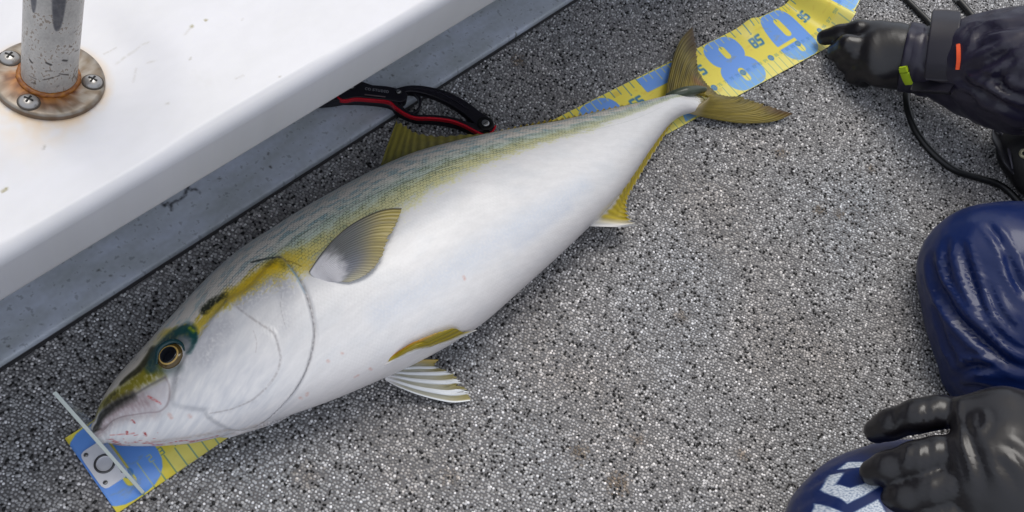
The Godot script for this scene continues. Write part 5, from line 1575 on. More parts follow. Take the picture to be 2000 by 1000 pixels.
# =====================================================================  the stanchion on the gunwale
func build_stanchion():
	var st := thing("rail_stanchion", "weathered steel rail post on a round rusty flange screwed to the gunwale", "rail post")
	var lean := Vector3(0.13724431, 0.96772002, -0.21138109).normalized()
	var seat := (lean * 0.75 + Vector3.UP * 0.25).normalized()
	var at: Vector3 = Vector3(-0.3108, 0.3000, -0.2956)
	at += Vector3.UP * 0.0004
	var side := (gun_along - seat * gun_along.dot(seat)).normalized()
	var ahead := side.cross(seat)
	# flange: colours of steel with rust round the post
	var R := 0.0316
	var rings := [[0.0, 0.0042], [0.0155, 0.0042], [0.0170, 0.0042], [0.019, 0.0042], [0.0215, 0.0042], [0.024, 0.0042], [0.027, 0.0042], [0.030, 0.0041], [0.0316, 0.0037], [0.0323, 0.0030], [0.0325, 0.0022], [0.0325, 0.0008], [0.0322, -0.0012]]
	var v := PackedVector3Array()
	var cols := PackedColorArray()
	var bleed: Vector3 = (Vector3(-0.3098, 0.3000, -0.2747) - Vector3(-0.3108, 0.3000, -0.2956)).normalized()
	for r in rings:
		for j in 97:
			var a := TAU * j / 96.0
			var d: Vector3 = side * cos(a) + ahead * sin(a)
			v.append(at + d * r[0] + seat * r[1])
			var n := cloud.get_noise_2d(d.x * r[0] * 110.0, d.z * r[0] * 110.0)
			var c := srgb(0.55, 0.525, 0.49).lerp(srgb(0.42, 0.36, 0.29), clampf(0.5 + n * 1.4, 0.0, 1.0))
			var to := d.dot(bleed)
			var rust := (1.0 - smoothstep(0.0165, 0.021 + 0.012 * clampf(to + 0.2, 0.0, 1.0), r[0])) * clampf(0.75 + to * 0.6 + n, 0.0, 1.0)
			rust = maxf(rust, 0.8 * smoothstep(0.1, 0.6, to + 0.6 * n) * (1.0 - smoothstep(0.02, 0.031, r[0])))
			c = c.lerp(srgb(0.60, 0.38, 0.12).lerp(srgb(0.36, 0.18, 0.06), clampf(0.4 + n * 2.0, 0.0, 1.0)), rust)
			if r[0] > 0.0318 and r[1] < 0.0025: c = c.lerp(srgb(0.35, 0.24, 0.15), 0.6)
			cols.append(c)
	put("flange", solid(v, quads(rings.size(), 97), true, cols), tinted(0.38, 0.25), st)
	# weld bead, rusted
	v = PackedVector3Array()
	cols = PackedColorArray()
	for i in 73:
		var a := TAU * i / 72.0
		var d: Vector3 = side * cos(a) + ahead * sin(a)
		for j in 10:
			var b := TAU * j / 10.0
			var lump := 0.0019 + 0.0004 * grain.get_noise_1d(i * 1.3)
			v.append(at + seat * (0.0044 + sin(b) * lump) + d * (0.0166 + cos(b) * lump))
			var n := grain.get_noise_2d(i * 0.35, j * 0.5)
			cols.append(srgb(0.42, 0.22, 0.07).lerp(srgb(0.60, 0.38, 0.13), clampf(0.5 + n * 1.5, 0.0, 1.0)))
	put("weld_bead", solid(v, quads(73, 10, true), true, cols), tinted(0.45), st)
	# the post: a texture of worn steel with two painted reflections, unrolled
	var cv := Canvas.new(384, 768, Color(0.68, 0.665, 0.645))
	cv.px = 3840.0
	cv.py = 3840.0
	for y in cv.h:
		for x in cv.w:
			var n := cloud.get_noise_2d(x * 0.02, y * 0.013)
			var f := grain.get_noise_2d(x * 0.11, y * 0.075)
			var q := 1.0 + 0.14 * n + 0.08 * f
			var i := y * cv.w + x
			cv.r[i] *= q
			cv.g[i] *= q
			cv.b[i] *= q
			var fleck := smoothstep(0.24, 0.40, 0.8 * f + 0.55 * n)
			cv.blend(i, Color(0.40, 0.34, 0.28), fleck * 0.6)
	rng.seed = 77
	for k in 46:
		var p := Vector2(rng.randf() * 0.1, rng.randf_range(0.002, 0.16))
		var a := rng.randf_range(-0.7, 0.5)
		cv.line([p, p + Vector2(cos(a), sin(a)) * rng.randf_range(0.001, 0.006)], 0.0005, 0.0003, 0.0004)
		cv.flush(Color(0.2, 0.18, 0.17), rng.randf_range(0.4, 0.9))
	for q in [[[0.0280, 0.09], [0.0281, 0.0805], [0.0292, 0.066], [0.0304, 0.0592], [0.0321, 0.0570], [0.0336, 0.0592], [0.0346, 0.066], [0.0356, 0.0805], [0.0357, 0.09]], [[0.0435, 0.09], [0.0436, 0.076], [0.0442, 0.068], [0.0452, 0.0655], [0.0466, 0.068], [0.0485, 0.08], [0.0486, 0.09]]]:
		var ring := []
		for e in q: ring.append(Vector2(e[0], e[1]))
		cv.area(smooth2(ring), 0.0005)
		cv.flush(Color(0.31, 0.31, 0.33), 0.9, 0.1, 200.0)  # two dark tongue-shaped reflections painted into the steel's colour
	for e in [[0.0353, 0.0301, 0.0017], [0.0264, 0.0326, 0.0016], [0.0458, 0.0267, 0.001]]:
		cv.line([Vector2(e[0] - e[2] * 0.7, e[1] - 0.0004), Vector2(e[0] + e[2] * 0.7, e[1] + 0.0006)], 0.0007, 0.0007, 0.0003)
		cv.flush(Color(0.17, 0.16, 0.16), 0.9)
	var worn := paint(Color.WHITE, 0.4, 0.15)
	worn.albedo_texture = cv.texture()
	var axis_side := (side - lean * side.dot(lean)).normalized()
	var prof := []
	for k in 30: prof.append(Vector2(0.0160, 0.002 + k * 0.02))
	var x0 := axis_side
	var z0 := x0.cross(lean)
	v = PackedVector3Array()
	var uvs := PackedVector2Array()
	for k in 41:
		for j in 65:
			var a := TAU * j / 64.0
			v.append(at + lean * (0.002 + k * 0.012) + (x0 * cos(a) + z0 * sin(a)) * 0.0160)
			uvs.append(Vector2(float(j) / 64.0, (0.002 + k * 0.012) / 0.2))
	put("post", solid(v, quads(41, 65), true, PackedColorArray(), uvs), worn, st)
	# four cross-head screws
	for q in [Vector3(-0.3403, 0.3000, -0.2936), Vector3(-0.3085, 0.3000, -0.2754), Vector3(-0.2912, 0.3000, -0.3053), Vector3(-0.3165, 0.3000, -0.3179)]:
		var d: Vector3 = q - at
		d = (d - seat * d.dot(seat)).normalized() * 0.0252
		var p := at + d + seat * 0.0042
		var head := []
		for k in 8:
			var a := PI / 2 * k / 7.0
			head.append(Vector2(0.0058 * cos(a) if k < 7 else 0.0001, 0.0034 * sin(a)))
		var sc := put("screw", lathe(p, seat, head, 30), paint(Color(0.62, 0.61, 0.60), 0.3, 0.6), st)
		put("dark_washer", lathe(p, seat, [Vector2(0.0066, -0.0002), Vector2(0.0066, 0.0003), Vector2(0.0060, 0.0006), Vector2(0.0050, 0.0006)], 30), paint(Color(0.22, 0.19, 0.16), 0.6), sc)  # a flat dark ring round the foot of each screw
		for k in 2:
			var u := (side.rotated(seat, 0.5 + k * PI / 2))
			put("cross_slot", block(p + seat * 0.0029, u * 0.0028, seat * 0.0007, u.cross(seat) * 0.0006, 0.0001), paint(Color(0.08, 0.075, 0.07), 0.7), sc)

# =====================================================================  cords
func build_cords():
	var rubber := paint(Color(0.055, 0.06, 0.07), 0.42)
	var a := smooth_path([Vector3(0.3254, 0.0055, -1.1230), Vector3(0.3435, 0.0055, -1.0999), Vector3(0.3640, 0.0055, -1.0851), Vector3(0.3858, 0.0055, -1.0693), Vector3(0.4038, 0.0055, -1.0458), Vector3(0.4074, 0.0055, -1.0136), Vector3(0.3949, 0.0055, -0.9806), Vector3(0.3763, 0.0055, -0.9550), Vector3(0.3705, 0.0055, -0.9360), Vector3(0.3726, 0.0055, -0.9146), Vector3(0.3806, 0.0055, -0.8907), Vector3(0.3948, 0.0055, -0.8691), Vector3(0.4150, 0.0055, -0.8521), Vector3(0.4429, 0.0055, -0.8404), Vector3(0.4712, 0.0055, -0.8430), Vector3(0.4974, 0.0055, -0.8471), Vector3(0.5130, 0.0055, -0.8438), Vector3(0.5282, 0.0055, -0.8340), Vector3(0.5491, 0.0055, -0.8162), Vector3(0.5762, 0.0055, -0.7989)], 160)
	var ra := PackedFloat32Array()
	for p in a: ra.append(0.0040)
	var c1 := put("cord", tube(a, ra), rubber)
	tag(c1, "black rubber cord looping out from under the jacket cuff", "cord")
	var b := smooth_path([Vector3(0.3994, 0.0060, -1.1627), Vector3(0.4154, 0.0060, -1.1410), Vector3(0.4336, 0.0060, -1.1244), Vector3(0.4533, 0.0060, -1.1049), Vector3(0.4786, 0.0060, -1.0771), Vector3(0.5097, 0.0060, -1.0525), Vector3(0.5507, 0.0060, -1.0326)], 80)
	var rb := PackedFloat32Array()
	for p in b: rb.append(0.0046)
	var c2 := thing("cord", "short straight black cord with grey sleeve above the jacket sleeve", "cord")
	put("cable", tube(b, rb), rubber, c2)
	var f := smooth_path([Vector3(0.4119, 0.0060, -1.1453), Vector3(0.4154, 0.0060, -1.1410), Vector3(0.4212, 0.0060, -1.1360)], 10)
	put("grey_sleeve", tube(f, smooth_nums([0.0052, 0.0054, 0.0050], 10)), paint(Color(0.55, 0.56, 0.55), 0.4), c2)

# =====================================================================  the kneeling person
func two_nets(b: Body, fine: float, coarse: float, x: float) -> Array:
	# fine cells up to x, coarse cells beyond it
	var one := nets(b, fine, -9.0, x)
	var two := nets(b, coarse, x - coarse * 2.0, 9.0)
	var n: int = one[0].size()
	one[0].append_array(two[0])
	for k in two[1]: one[1].append(k + n)
	return one

func build_person():
	var who := thing("person", "person in black jacket, blue waterproof trousers and black gloves kneeling by the fish", "person")
	var folds := FastNoiseLite.new()
	folds.seed = 14
	folds.frequency = 1.0
	folds.fractal_octaves = 2
	# ---------------- trousers
	var t := Body.new()
	t.nz = folds
	t.chain([Vector4(0.4649, 0.0620, -0.6675, 0.0640), Vector4(0.5118, 0.0660, -0.6924, 0.0680)], 0.03, 0.04)
	t.chain([Vector4(0.49, 0.066, -0.665, 0.068), Vector4(0.74, 0.15, -0.62, 0.09), Vector4(0.95, 0.22, -0.60, 0.11)], 0.03, 0.04, true)
	t.chain([Vector4(0.4685, 0.0600, -0.6623, 0.0620), Vector4(0.4829, 0.0540, -0.6074, 0.0560), Vector4(0.4981, 0.0440, -0.5745, 0.0460), Vector4(0.5165, 0.0360, -0.5543, 0.0360)], 0.03, 0.04, true)
	t.chain([Vector4(0.49, 0.05, -0.64, 0.055), Vector4(0.72, 0.05, -0.66, 0.052), Vector4(0.95, 0.06, -0.68, 0.055)], 0.03, 0.04, true)
	t.chain([Vector4(0.3792, 0.0800, -0.3166, 0.0790), Vector4(0.4074, 0.0830, -0.3299, 0.0800)], 0.03, 0.01)
	t.chain([Vector4(0.41, 0.083, -0.34, 0.08), Vector4(0.70, 0.15, -0.40, 0.09), Vector4(0.95, 0.22, -0.46, 0.11)], 0.03, 0.04, true)
	t.chain([Vector4(0.40, 0.05, -0.33, 0.055), Vector4(0.70, 0.05, -0.36, 0.05), Vector4(0.95, 0.06, -0.38, 0.055)], 0.03, 0.04, true)
	t.chain([Vector4(0.96, 0.20, -0.60, 0.12), Vector4(0.97, 0.22, -0.45, 0.12)], 0.03, 0.05)
	t.chain([Vector4(0.4765, 0.0140, -0.5554, 0.0100), Vector4(0.4849, 0.0150, -0.5502, 0.0110), Vector4(0.5028, 0.0200, -0.5485, 0.0160)], 0.006, 0.02)
	t.wrinkle = 0.0007
	t.freq = Vector3(16, 30, 22)
	var got := two_nets(t, 0.0042, 0.013, 0.55)
	var on_knee := func(p: Array) -> Array:
		var q := []
		for e in p: q.append(sleeve_hit(t, e[0], e[1]))
		return q
	crease(got, [on_knee.call([[1818, 505], [1824, 542], [1847, 582], [1877, 628], [1923, 670], [1969, 708], [2004, 722]])], 0.0078, 0.0048)
	crease(got, [on_knee.call([[1879, 481], [1889, 523], [1902, 561], [1923, 611]]), on_knee.call([[1967, 493], [1982, 535], [2002, 573]]), on_knee.call([[1866, 742], [1886, 721], [1910, 715], [1942, 722]])], 0.0058, 0.0040)
	crease(got, [on_knee.call([[1820, 550], [1832, 580], [1862, 616], [1882, 640]]), on_knee.call([[1843, 668], [1862, 700], [1872, 722]]), on_knee.call([[1880, 757], [1910, 758], [1946, 768]]), on_knee.call([[1930, 440], [1950, 462], [1962, 486]]), on_knee.call([[1940, 640], [1965, 668], [2000, 690]]), on_knee.call([[1900, 690], [1930, 700], [1960, 728]]), on_knee.call([[1850, 470], [1846, 510], [1858, 556], [1884, 600]]), on_knee.call([[1930, 560], [1950, 606], [1980, 644]]), on_knee.call([[1826, 600], [1836, 640], [1850, 676], [1862, 690]])], 0.0036, 0.0034)
	crease(got, [on_knee.call([[1560, 985], [1600, 968], [1650, 962]]), on_knee.call([[1575, 955], [1620, 925], [1670, 908]])], 0.0016, 0.0040)
	var cv := Canvas.new(640, 640, Color(0.035, 0.115, 0.30))
	cv.px = 3200.0                                # 20 cm square about the left knee
	cv.py = 3200.0
	var o := Vector2(0.26, -0.48)
	var flat := func(p: Array) -> Array:
		var q := []
		for e in p: q.append(Vector2(e.x - o.x, e.z - o.y))
		return q
	for y in cv.h:
		for x in cv.w:
			var n := cloud.get_noise_2d(x * 0.012, y * 0.012)
			var i := y * cv.w + x
			if x > 3 and x < cv.w - 4 and y > 3 and y < cv.h - 4: cv.blend(i, Color(0.10, 0.15, 0.32), clampf(n * 0.8, 0.0, 0.4))
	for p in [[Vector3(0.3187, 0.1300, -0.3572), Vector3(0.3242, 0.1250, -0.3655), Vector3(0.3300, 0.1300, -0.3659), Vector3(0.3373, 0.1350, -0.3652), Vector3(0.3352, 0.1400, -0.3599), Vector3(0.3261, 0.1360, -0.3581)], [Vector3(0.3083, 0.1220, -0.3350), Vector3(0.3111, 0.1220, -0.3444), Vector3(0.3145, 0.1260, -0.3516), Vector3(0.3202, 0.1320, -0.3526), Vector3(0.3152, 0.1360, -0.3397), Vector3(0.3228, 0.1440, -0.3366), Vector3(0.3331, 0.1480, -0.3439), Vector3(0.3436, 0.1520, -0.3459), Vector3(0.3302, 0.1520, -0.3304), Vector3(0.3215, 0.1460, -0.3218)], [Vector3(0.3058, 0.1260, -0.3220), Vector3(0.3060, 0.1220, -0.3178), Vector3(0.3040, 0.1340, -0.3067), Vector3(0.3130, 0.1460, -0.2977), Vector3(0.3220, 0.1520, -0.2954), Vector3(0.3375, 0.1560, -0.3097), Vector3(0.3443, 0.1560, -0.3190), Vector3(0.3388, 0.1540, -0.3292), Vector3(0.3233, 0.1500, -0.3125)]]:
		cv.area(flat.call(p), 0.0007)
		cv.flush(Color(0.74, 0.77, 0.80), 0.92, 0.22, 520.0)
	var uvs := PackedVector2Array()
	for p in got[0]: uvs.append(Vector2((p.x - o.x) / 0.2, (p.z - o.y) / 0.2).clamp(Vector2(0.002, 0.002), Vector2(0.998, 0.998)))
	var navy := paint(Color.WHITE, 0.40, 0.0, 0.38)
	navy.albedo_texture = cv.texture()
	navy.texture_repeat = false
	navy.clearcoat_enabled = true
	navy.clearcoat = 0.25
	navy.clearcoat_roughness = 0.16
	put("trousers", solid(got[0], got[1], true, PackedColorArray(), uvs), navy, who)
	# ---------------- jacket
	var j := Body.new()
	j.nz = folds
	j.chain([Vector4(0.3875, 0.0760, -0.9274, 0.0390), Vector4(0.4037, 0.0900, -0.9199, 0.0460), Vector4(0.4291, 0.1100, -0.9097, 0.0540), Vector4(0.4469, 0.1300, -0.8953, 0.0590)], 0.03, 0.04)
	j.chain([Vector4(0.452, 0.13, -0.90, 0.061), Vector4(0.56, 0.26, -0.88, 0.066), Vector4(0.72, 0.50, -0.80, 0.078)], 0.03, 0.04, true)
	j.chain([Vector4(0.72, 0.50, -0.80, 0.08), Vector4(0.74, 0.54, -0.60, 0.11), Vector4(0.74, 0.50, -0.42, 0.08)], 0.04, 0.06, true)
	j.chain([Vector4(0.76, 0.50, -0.60, 0.15), Vector4(0.86, 0.32, -0.58, 0.16), Vector4(0.94, 0.20, -0.54, 0.17)], 0.04, 0.06, true)
	j.chain([Vector4(0.74, 0.50, -0.42, 0.075), Vector4(0.74, 0.30, -0.30, 0.066), Vector4(0.58, 0.24, -0.36, 0.056), Vector4(0.50, 0.222, -0.385, 0.045)], 0.03, 0.05, true)
	j.chain([Vector4(0.70, 0.62, -0.60, 0.08), Vector4(0.66, 0.72, -0.60, 0.115), Vector4(0.67, 0.76, -0.60, 0.115)], 0.04, 0.06, true)
	j.wrinkle = 0.0026
	j.freq = Vector3(12, 18, 26)
	got = two_nets(j, 0.0042, 0.016, 0.49)
	var on_sleeve := func(p: Array) -> Array:
		var q := []
		for e in p: q.append(sleeve_hit(j, e[0], e[1]))
		return q
	crease(got, [on_sleeve.call([[1905, 84], [1921, 58], [1952, 52], [2002, 48]]), on_sleeve.call([[1876, 143], [1916, 127], [1959, 106], [2004, 78]]), on_sleeve.call([[1866, 150], [1904, 173], [1964, 208], [2004, 226]]), on_sleeve.call([[1958, 144], [1952, 160], [1964, 174], [2004, 190]])], 0.0050, 0.0050)
	crease(got, [on_sleeve.call([[1890, 104], [1915, 88], [1945, 74]]), on_sleeve.call([[1872, 178], [1900, 190], [1935, 203]]), on_sleeve.call([[1962, 132], [1984, 112], [2010, 100]]), on_sleeve.call([[1885, 66], [1900, 50], [1920, 43]]), on_sleeve.call([[1930, 150], [1920, 168], [1930, 182]])], 0.0032, 0.0035)
	crease(got, [on_sleeve.call([[1972, 150], [1968, 166], [1990, 178]]), on_sleeve.call([[1890, 152], [1930, 168], [1975, 190]])], -0.0045, 0.0045)
	var cloth := paint(Color(0.12, 0.105, 0.175), 0.36, 0.0, 0.5)
	var jacket := put("jacket", solid(got[0], got[1]), cloth, who)
	var mouth: Vector3 = Vector3(0.3369, 0.0560, -0.9270)
	var arm: Vector3 = Vector3(0.3950, 0.0830, -0.9242) - Vector3(0.3369, 0.0560, -0.9270)
	var prof := [Vector2(0.028, 0.020), Vector2(0.0345, 0.004), Vector2(0.0368, 0.0), Vector2(0.0385, -0.0006), Vector2(0.0398, 0.0008), Vector2(0.0402, 0.004), Vector2(0.0396, 0.0075), Vector2(0.0400, 0.009), Vector2(0.0404, 0.014), Vector2(0.0402, 0.0165), Vector2(0.0396, 0.018), Vector2(0.0402, 0.0195)]
	for k in 10: prof.append(Vector2(0.0408 + 0.0009 * k, 0.023 + 0.0085 * k))
	var cuff_mesh := lathe(mouth, arm, prof, 72)
	var ca := cuff_mesh.surface_get_arrays(0)
	var cvt: PackedVector3Array = ca[Mesh.ARRAY_VERTEX]
	for k in cvt.size():
		var out_dir := cvt[k] - mouth - arm.normalized() * (cvt[k] - mouth).dot(arm.normalized())
		cvt[k] += out_dir.normalized() * 0.0034 * folds.get_noise_3dv(cvt[k] * 34.0)
	var cuff := put("cuff", solid(cvt, ca[Mesh.ARRAY_INDEX]), cloth, jacket)
	# the cuff's strap, its flap and the coloured linings
	var strap_mat := paint(Color(0.10, 0.09, 0.135), 0.42)
	j.chain([Vector4(0.3546, 0.0640, -0.9260, 0.0410), Vector4(0.3875, 0.0760, -0.9274, 0.0440)], 0.03, 0.01)          # the strips lie over the cuff too
	strip_on("cuff_strap", jacket, j, [[1847, 44], [1847, 54], [1845, 72], [1842, 92], [1839, 112], [1836, 132], [1834, 156]], 0.0160, 0.0030, strap_mat, [0.011, 0.007])
	strip_on("cuff_flap", jacket, j, [[1784, 166], [1805, 166], [1826, 167], [1848, 168], [1866, 170]], 0.0105, 0.0022, strap_mat, [0.0, 0.0])
	strip_on("orange_tab", jacket, j, [[1872, 87], [1873, 104], [1873, 120], [1871, 136]], 0.0022, 0.0010, paint(Color(0.86, 0.30, 0.10), 0.5), [0.0, 0.0])
	strip_on("lime_lining", jacket, j, [[1764, 130], [1767, 142], [1771, 154], [1776, 164]], 0.0048, 0.0016, paint(Color(0.62, 0.72, 0.08), 0.6), [0.0, 0.0])
	# ---------------- gloves
	var rubber := paint(Color(0.065, 0.055, 0.07), 0.36, 0.0, 0.45)
	rubber.clearcoat_enabled = true
	rubber.clearcoat = 0.3
	rubber.clearcoat_roughness = 0.22
	var h := Body.new()
	h.nz = folds
	h.chain([Vector4(0.3770, 0.1920, -0.4060, 0.0145), Vector4(0.4020, 0.2020, -0.4111, 0.0190), Vector4(0.4470, 0.2080, -0.4213, 0.0220)], 0.022, 0.01)
	h.chain([Vector4(0.3764, 0.1980, -0.3721, 0.0150), Vector4(0.4002, 0.2080, -0.3793, 0.0200), Vector4(0.4469, 0.2120, -0.4003, 0.0240)], 0.022, 0.01, true)
	h.chain([Vector4(0.3859, 0.1940, -0.3496, 0.0145), Vector4(0.4088, 0.2040, -0.3586, 0.0200), Vector4(0.4521, 0.2090, -0.3822, 0.0240)], 0.022, 0.01, true)
	h.chain([Vector4(0.4004, 0.1840, -0.3338, 0.0135), Vector4(0.4196, 0.1960, -0.3446, 0.0180), Vector4(0.4565, 0.2040, -0.3665, 0.0220)], 0.022, 0.01, true)
	h.chain([Vector4(0.4467, 0.2060, -0.4138, 0.0260), Vector4(0.4742, 0.2150, -0.4095, 0.0330), Vector4(0.5042, 0.2200, -0.4123, 0.0360)], 0.022, 0.01, true)
	h.chain([Vector4(0.3790, 0.1840, -0.4136, 0.0114), Vector4(0.3622, 0.1780, -0.4069, 0.0122), Vector4(0.3499, 0.1690, -0.4010, 0.0125), Vector4(0.3395, 0.1500, -0.3958, 0.0114), Vector4(0.3353, 0.1360, -0.3928, 0.0103)], 0.008, 0.0025)
	h.chain([Vector4(0.3795, 0.1900, -0.3766, 0.0116), Vector4(0.3628, 0.1840, -0.3682, 0.0124), Vector4(0.3499, 0.1760, -0.3602, 0.0127), Vector4(0.3376, 0.1590, -0.3527, 0.0116), Vector4(0.3322, 0.1470, -0.3501, 0.0105)], 0.008, 0.0025)
	h.chain([Vector4(0.3886, 0.1860, -0.3552, 0.0122), Vector4(0.3743, 0.1820, -0.3464, 0.0128), Vector4(0.3651, 0.1740, -0.3409, 0.0126), Vector4(0.3544, 0.1600, -0.3342, 0.0116), Vector4(0.3503, 0.1500, -0.3322, 0.0104)], 0.008, 0.0025)
	h.chain([Vector4(0.4012, 0.1780, -0.3373, 0.0115), Vector4(0.3865, 0.1740, -0.3288, 0.0118), Vector4(0.3766, 0.1660, -0.3225, 0.0110), Vector4(0.3710, 0.1560, -0.3184, 0.0098)], 0.008, 0.0025)
	h.chain([Vector4(0.4360, 0.1840, -0.4261, 0.0190), Vector4(0.4153, 0.1720, -0.4250, 0.0160), Vector4(0.3964, 0.1640, -0.4176, 0.0130)], 0.006, 0.008)
	got = nets(h, 0.0028)
	var on_glove := func(p: Array) -> Array:
		var q := []
		for e in p: q.append(sleeve_hit(h, e[0], e[1]))
		return q
	crease(got, [on_glove.call([[1799, 792], [1797, 812], [1796, 834]]), on_glove.call([[1822, 790], [1821, 812], [1820, 836]]), on_glove.call([[1756, 806], [1753, 830], [1750, 850]]), on_glove.call([[1800, 872], [1797, 895], [1795, 918]]), on_glove.call([[1772, 876], [1768, 900], [1765, 924]]), on_glove.call([[1828, 864], [1827, 886], [1826, 908]]), on_glove.call([[1822, 940], [1820, 958], [1818, 976]]), on_glove.call([[1858, 930], [1856, 950], [1855, 968]])], -0.0009, 0.0022)
	crease(got, [on_glove.call([[1872, 782], [1873, 820], [1880, 860], [1892, 900], [1902, 945]]), on_glove.call([[1905, 805], [1900, 825], [1912, 842], [1925, 825], [1922, 806], [1908, 803]])], -0.0012, 0.0026)
	crease(got, [on_glove.call([[1890, 850], [1905, 880], [1920, 920], [1925, 960]]), on_glove.call([[1950, 900], [1975, 930], [1990, 965]]), on_glove.call([[1955, 870], [1985, 880], [2005, 905]])], 0.0014, 0.0040)
	put("glove", solid(got[0], got[1]), rubber, who)
	h = Body.new()
	h.nz = folds
	h.chain([Vector4(0.3500, 0.0600, -0.9299, 0.0330), Vector4(0.3369, 0.0540, -0.9308, 0.0290), Vector4(0.3218, 0.0500, -0.9368, 0.0260)], 0.02, 0.01)
	h.chain([Vector4(0.3221, 0.0530, -0.9459, 0.0200), Vector4(0.2999, 0.0520, -0.9496, 0.0150)], 0.02, 0.01, true)
	h.chain([Vector4(0.3251, 0.0500, -0.9369, 0.0210), Vector4(0.2969, 0.0490, -0.9278, 0.0150)], 0.02, 0.01, true)
	h.chain([Vector4(0.3292, 0.0460, -0.9250, 0.0200), Vector4(0.3038, 0.0440, -0.9104, 0.0140)], 0.02, 0.01, true)
	h.chain([Vector4(0.3358, 0.0420, -0.9190, 0.0200), Vector4(0.3178, 0.0380, -0.9027, 0.0130)], 0.02, 0.01, true)
	h.chain([Vector4(0.3005, 0.0530, -0.9507, 0.0145), Vector4(0.2801, 0.0460, -0.9514, 0.0125), Vector4(0.2632, 0.0300, -0.9510, 0.0112), Vector4(0.2500, 0.0175, -0.9502, 0.0098)], 0.006, 0.006)
	h.chain([Vector4(0.2968, 0.0490, -0.9286, 0.0140), Vector4(0.2713, 0.0420, -0.9243, 0.0125), Vector4(0.2677, 0.0240, -0.9279, 0.0115), Vector4(0.2848, 0.0150, -0.9363, 0.0110)], 0.004, 0.0025)
	h.chain([Vector4(0.3032, 0.0450, -0.9109, 0.0135), Vector4(0.2828, 0.0390, -0.9175, 0.0120), Vector4(0.2813, 0.0220, -0.9184, 0.0110), Vector4(0.2983, 0.0140, -0.9247, 0.0105)], 0.004, 0.0025)
	h.chain([Vector4(0.3178, 0.0380, -0.9027, 0.0125), Vector4(0.2980, 0.0320, -0.9059, 0.0110), Vector4(0.2962, 0.0180, -0.9071, 0.0100), Vector4(0.3120, 0.0120, -0.9143, 0.0100)], 0.004, 0.0025)
	h.chain([Vector4(0.3369, 0.0360, -0.9463, 0.0160), Vector4(0.3141, 0.0240, -0.9633, 0.0120), Vector4(0.2913, 0.0140, -0.9675, 0.0100)], 0.006, 0.006)
	got = nets(h, 0.0029)
	put("glove", solid(got[0], got[1]), rubber, who)
	# ---------------- the face under the hood
	var f := Body.new()
	f.nz = folds
	f.chain([Vector4(0.64, 0.78, -0.60, 0.088), Vector4(0.60, 0.70, -0.60, 0.066)], 0.03, 0.02)
	f.chain([Vector4(0.565, 0.755, -0.60, 0.010), Vector4(0.535, 0.725, -0.60, 0.013)], 0.01, 0.02)
	got = nets(f, 0.006)
	put("face", solid(got[0], got[1]), paint(Color(0.72, 0.54, 0.44), 0.5), who)

func sleeve_hit(b: Body, x: float, y: float) -> Vector3:
	# where the line of sight through this spot of the sleeve meets its cloth
	var eye := Vector3(0, 0.817, 0)
	var d := Vector3(0, -0.8568484, -0.51556845) + (x - 1000.0) / 1850.0 * Vector3(0.91933557, 0.202863, -0.33714792) + (y - 500.0) / 1850.0 * Vector3(0.39347442, -0.47398041, 0.78773121)
	d = d.normalized()
	return b.hit(eye + d * 0.45, eye + d * 2.0)

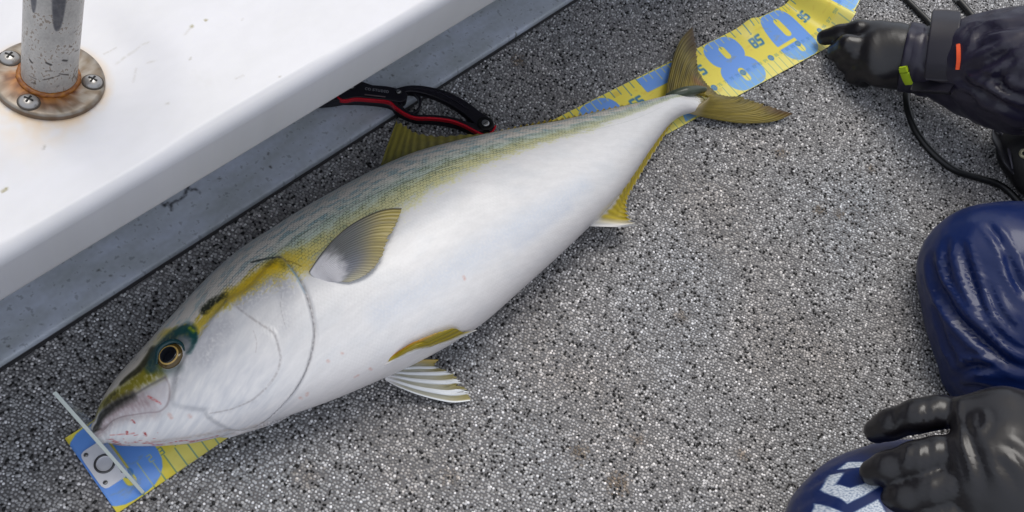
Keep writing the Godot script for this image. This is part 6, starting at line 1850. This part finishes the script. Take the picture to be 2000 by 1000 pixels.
# a strip of cloth laid over a body along a line; half its width, its thickness, how far its ends stand out
func strip_on(called: String, parent: Node3D, b: Body, line: Array, half: float, thick: float, m: Material, rise: Array) -> void:
	var p := []
	for e in line: p.append(sleeve_hit(b, e[0], e[1]))
	var n := 25
	var path := smooth_path(p, n)
	var along_arm := Vector3(0.62, 0.42, 0.22).normalized()
	var v := PackedVector3Array()
	for i in n:
		var t := float(i) / (n - 1)
		var d := (path[mini(i + 1, n - 1)] - path[maxi(i - 1, 0)]).normalized()
		var across := along_arm - d * along_arm.dot(d)
		if across.length() < 0.75: across = Vector3(-0.3, -0.55, 0.78) - d * Vector3(-0.3, -0.55, 0.78).dot(d)
		across = across.normalized()
		var up := across.cross(d)
		if up.y < 0: up = -up
		var lift: float = rise[0] * pow(1.0 - t, 3.0) + rise[1] * pow(t, 6.0) * 0.3
		var o := path[i] + up * 0.0015 + Vector3(-0.393, 0.474, -0.788) * (lift if t < 0.5 else 0.0)
		var w := half * (0.94 + 0.06 * sin(t * PI))
		var th := thick
		if i == 0 or i == n - 1: w *= 0.9
		for q in [[-w, -0.003], [-w, th * 0.6], [-w * 0.93, th], [-w * 0.85, th * 0.75], [0.0, th], [w * 0.85, th * 0.75], [w * 0.93, th], [w, th * 0.6], [w, -0.003]]:
			v.append(o + across * q[0] + up * q[1])
	var idx := quads(n, 9, true)
	for k in range(1, 8): idx.append_array([0, k, k + 1, (n - 1) * 9, (n - 1) * 9 + k + 1, (n - 1) * 9 + k])
	put(called, solid(v, idx), m, parent)

# =====================================================================  the pouch under the sleeve
func build_pouch():
	var pouch := thing("belt_pouch", "small black pouch with a curled flap and eyelet lying under the sleeve", "pouch")
	var black := paint(Color(0.10, 0.095, 0.11), 0.5)
	var b := Body.new()
	b.nz = grain
	b.chain([Vector4(0.5105, 0.0240, -0.9206, 0.0200), Vector4(0.5190, 0.0260, -0.8913, 0.0260), Vector4(0.5347, 0.0260, -0.8624, 0.0260)], 0.02, 0.02)
	b.chain([Vector4(0.5180, 0.0260, -0.9077, 0.0240), Vector4(0.5579, 0.0320, -0.9076, 0.0340)], 0.02, 0.02, true)
	var got := nets(b, 0.004)
	put("bag", solid(got[0], got[1]), black, pouch)
	var rim := smooth_path([Vector3(0.4838, 0.0160, -0.9177), Vector3(0.4852, 0.0220, -0.8982), Vector3(0.4916, 0.0260, -0.8832), Vector3(0.4994, 0.0260, -0.8674), Vector3(0.5094, 0.0220, -0.8593)], 30)
	put("flap", bar(rim, smooth_nums([0.004, 0.0085, 0.0105, 0.0095, 0.005], 30), -0.002, 0.002, 0.0015), paint(Color(0.17, 0.165, 0.19), 0.45), pouch)
	put("flap_edge", tube(smooth_path([Vector3(0.4811, 0.0200, -0.9156), Vector3(0.4871, 0.0260, -0.9063), Vector3(0.4909, 0.0320, -0.8882), Vector3(0.4956, 0.0320, -0.8699), Vector3(0.5040, 0.0260, -0.8584)], 30), smooth_nums([0.0016, 0.002, 0.002, 0.0016, 0.001], 30), 10), paint(Color(0.3, 0.29, 0.33), 0.4), pouch)
	put("eyelet", lathe(Vector3(0.5020, 0.0500, -0.8636), Vector3(-0.3, 1, 0.2), [Vector2(0.0032, -0.001), Vector2(0.0034, 0.001), Vector2(0.0048, 0.0016), Vector2(0.0062, 0.0008), Vector2(0.0064, -0.001)], 24), paint(Color(0.72, 0.70, 0.58), 0.3, 0.4), pouch)
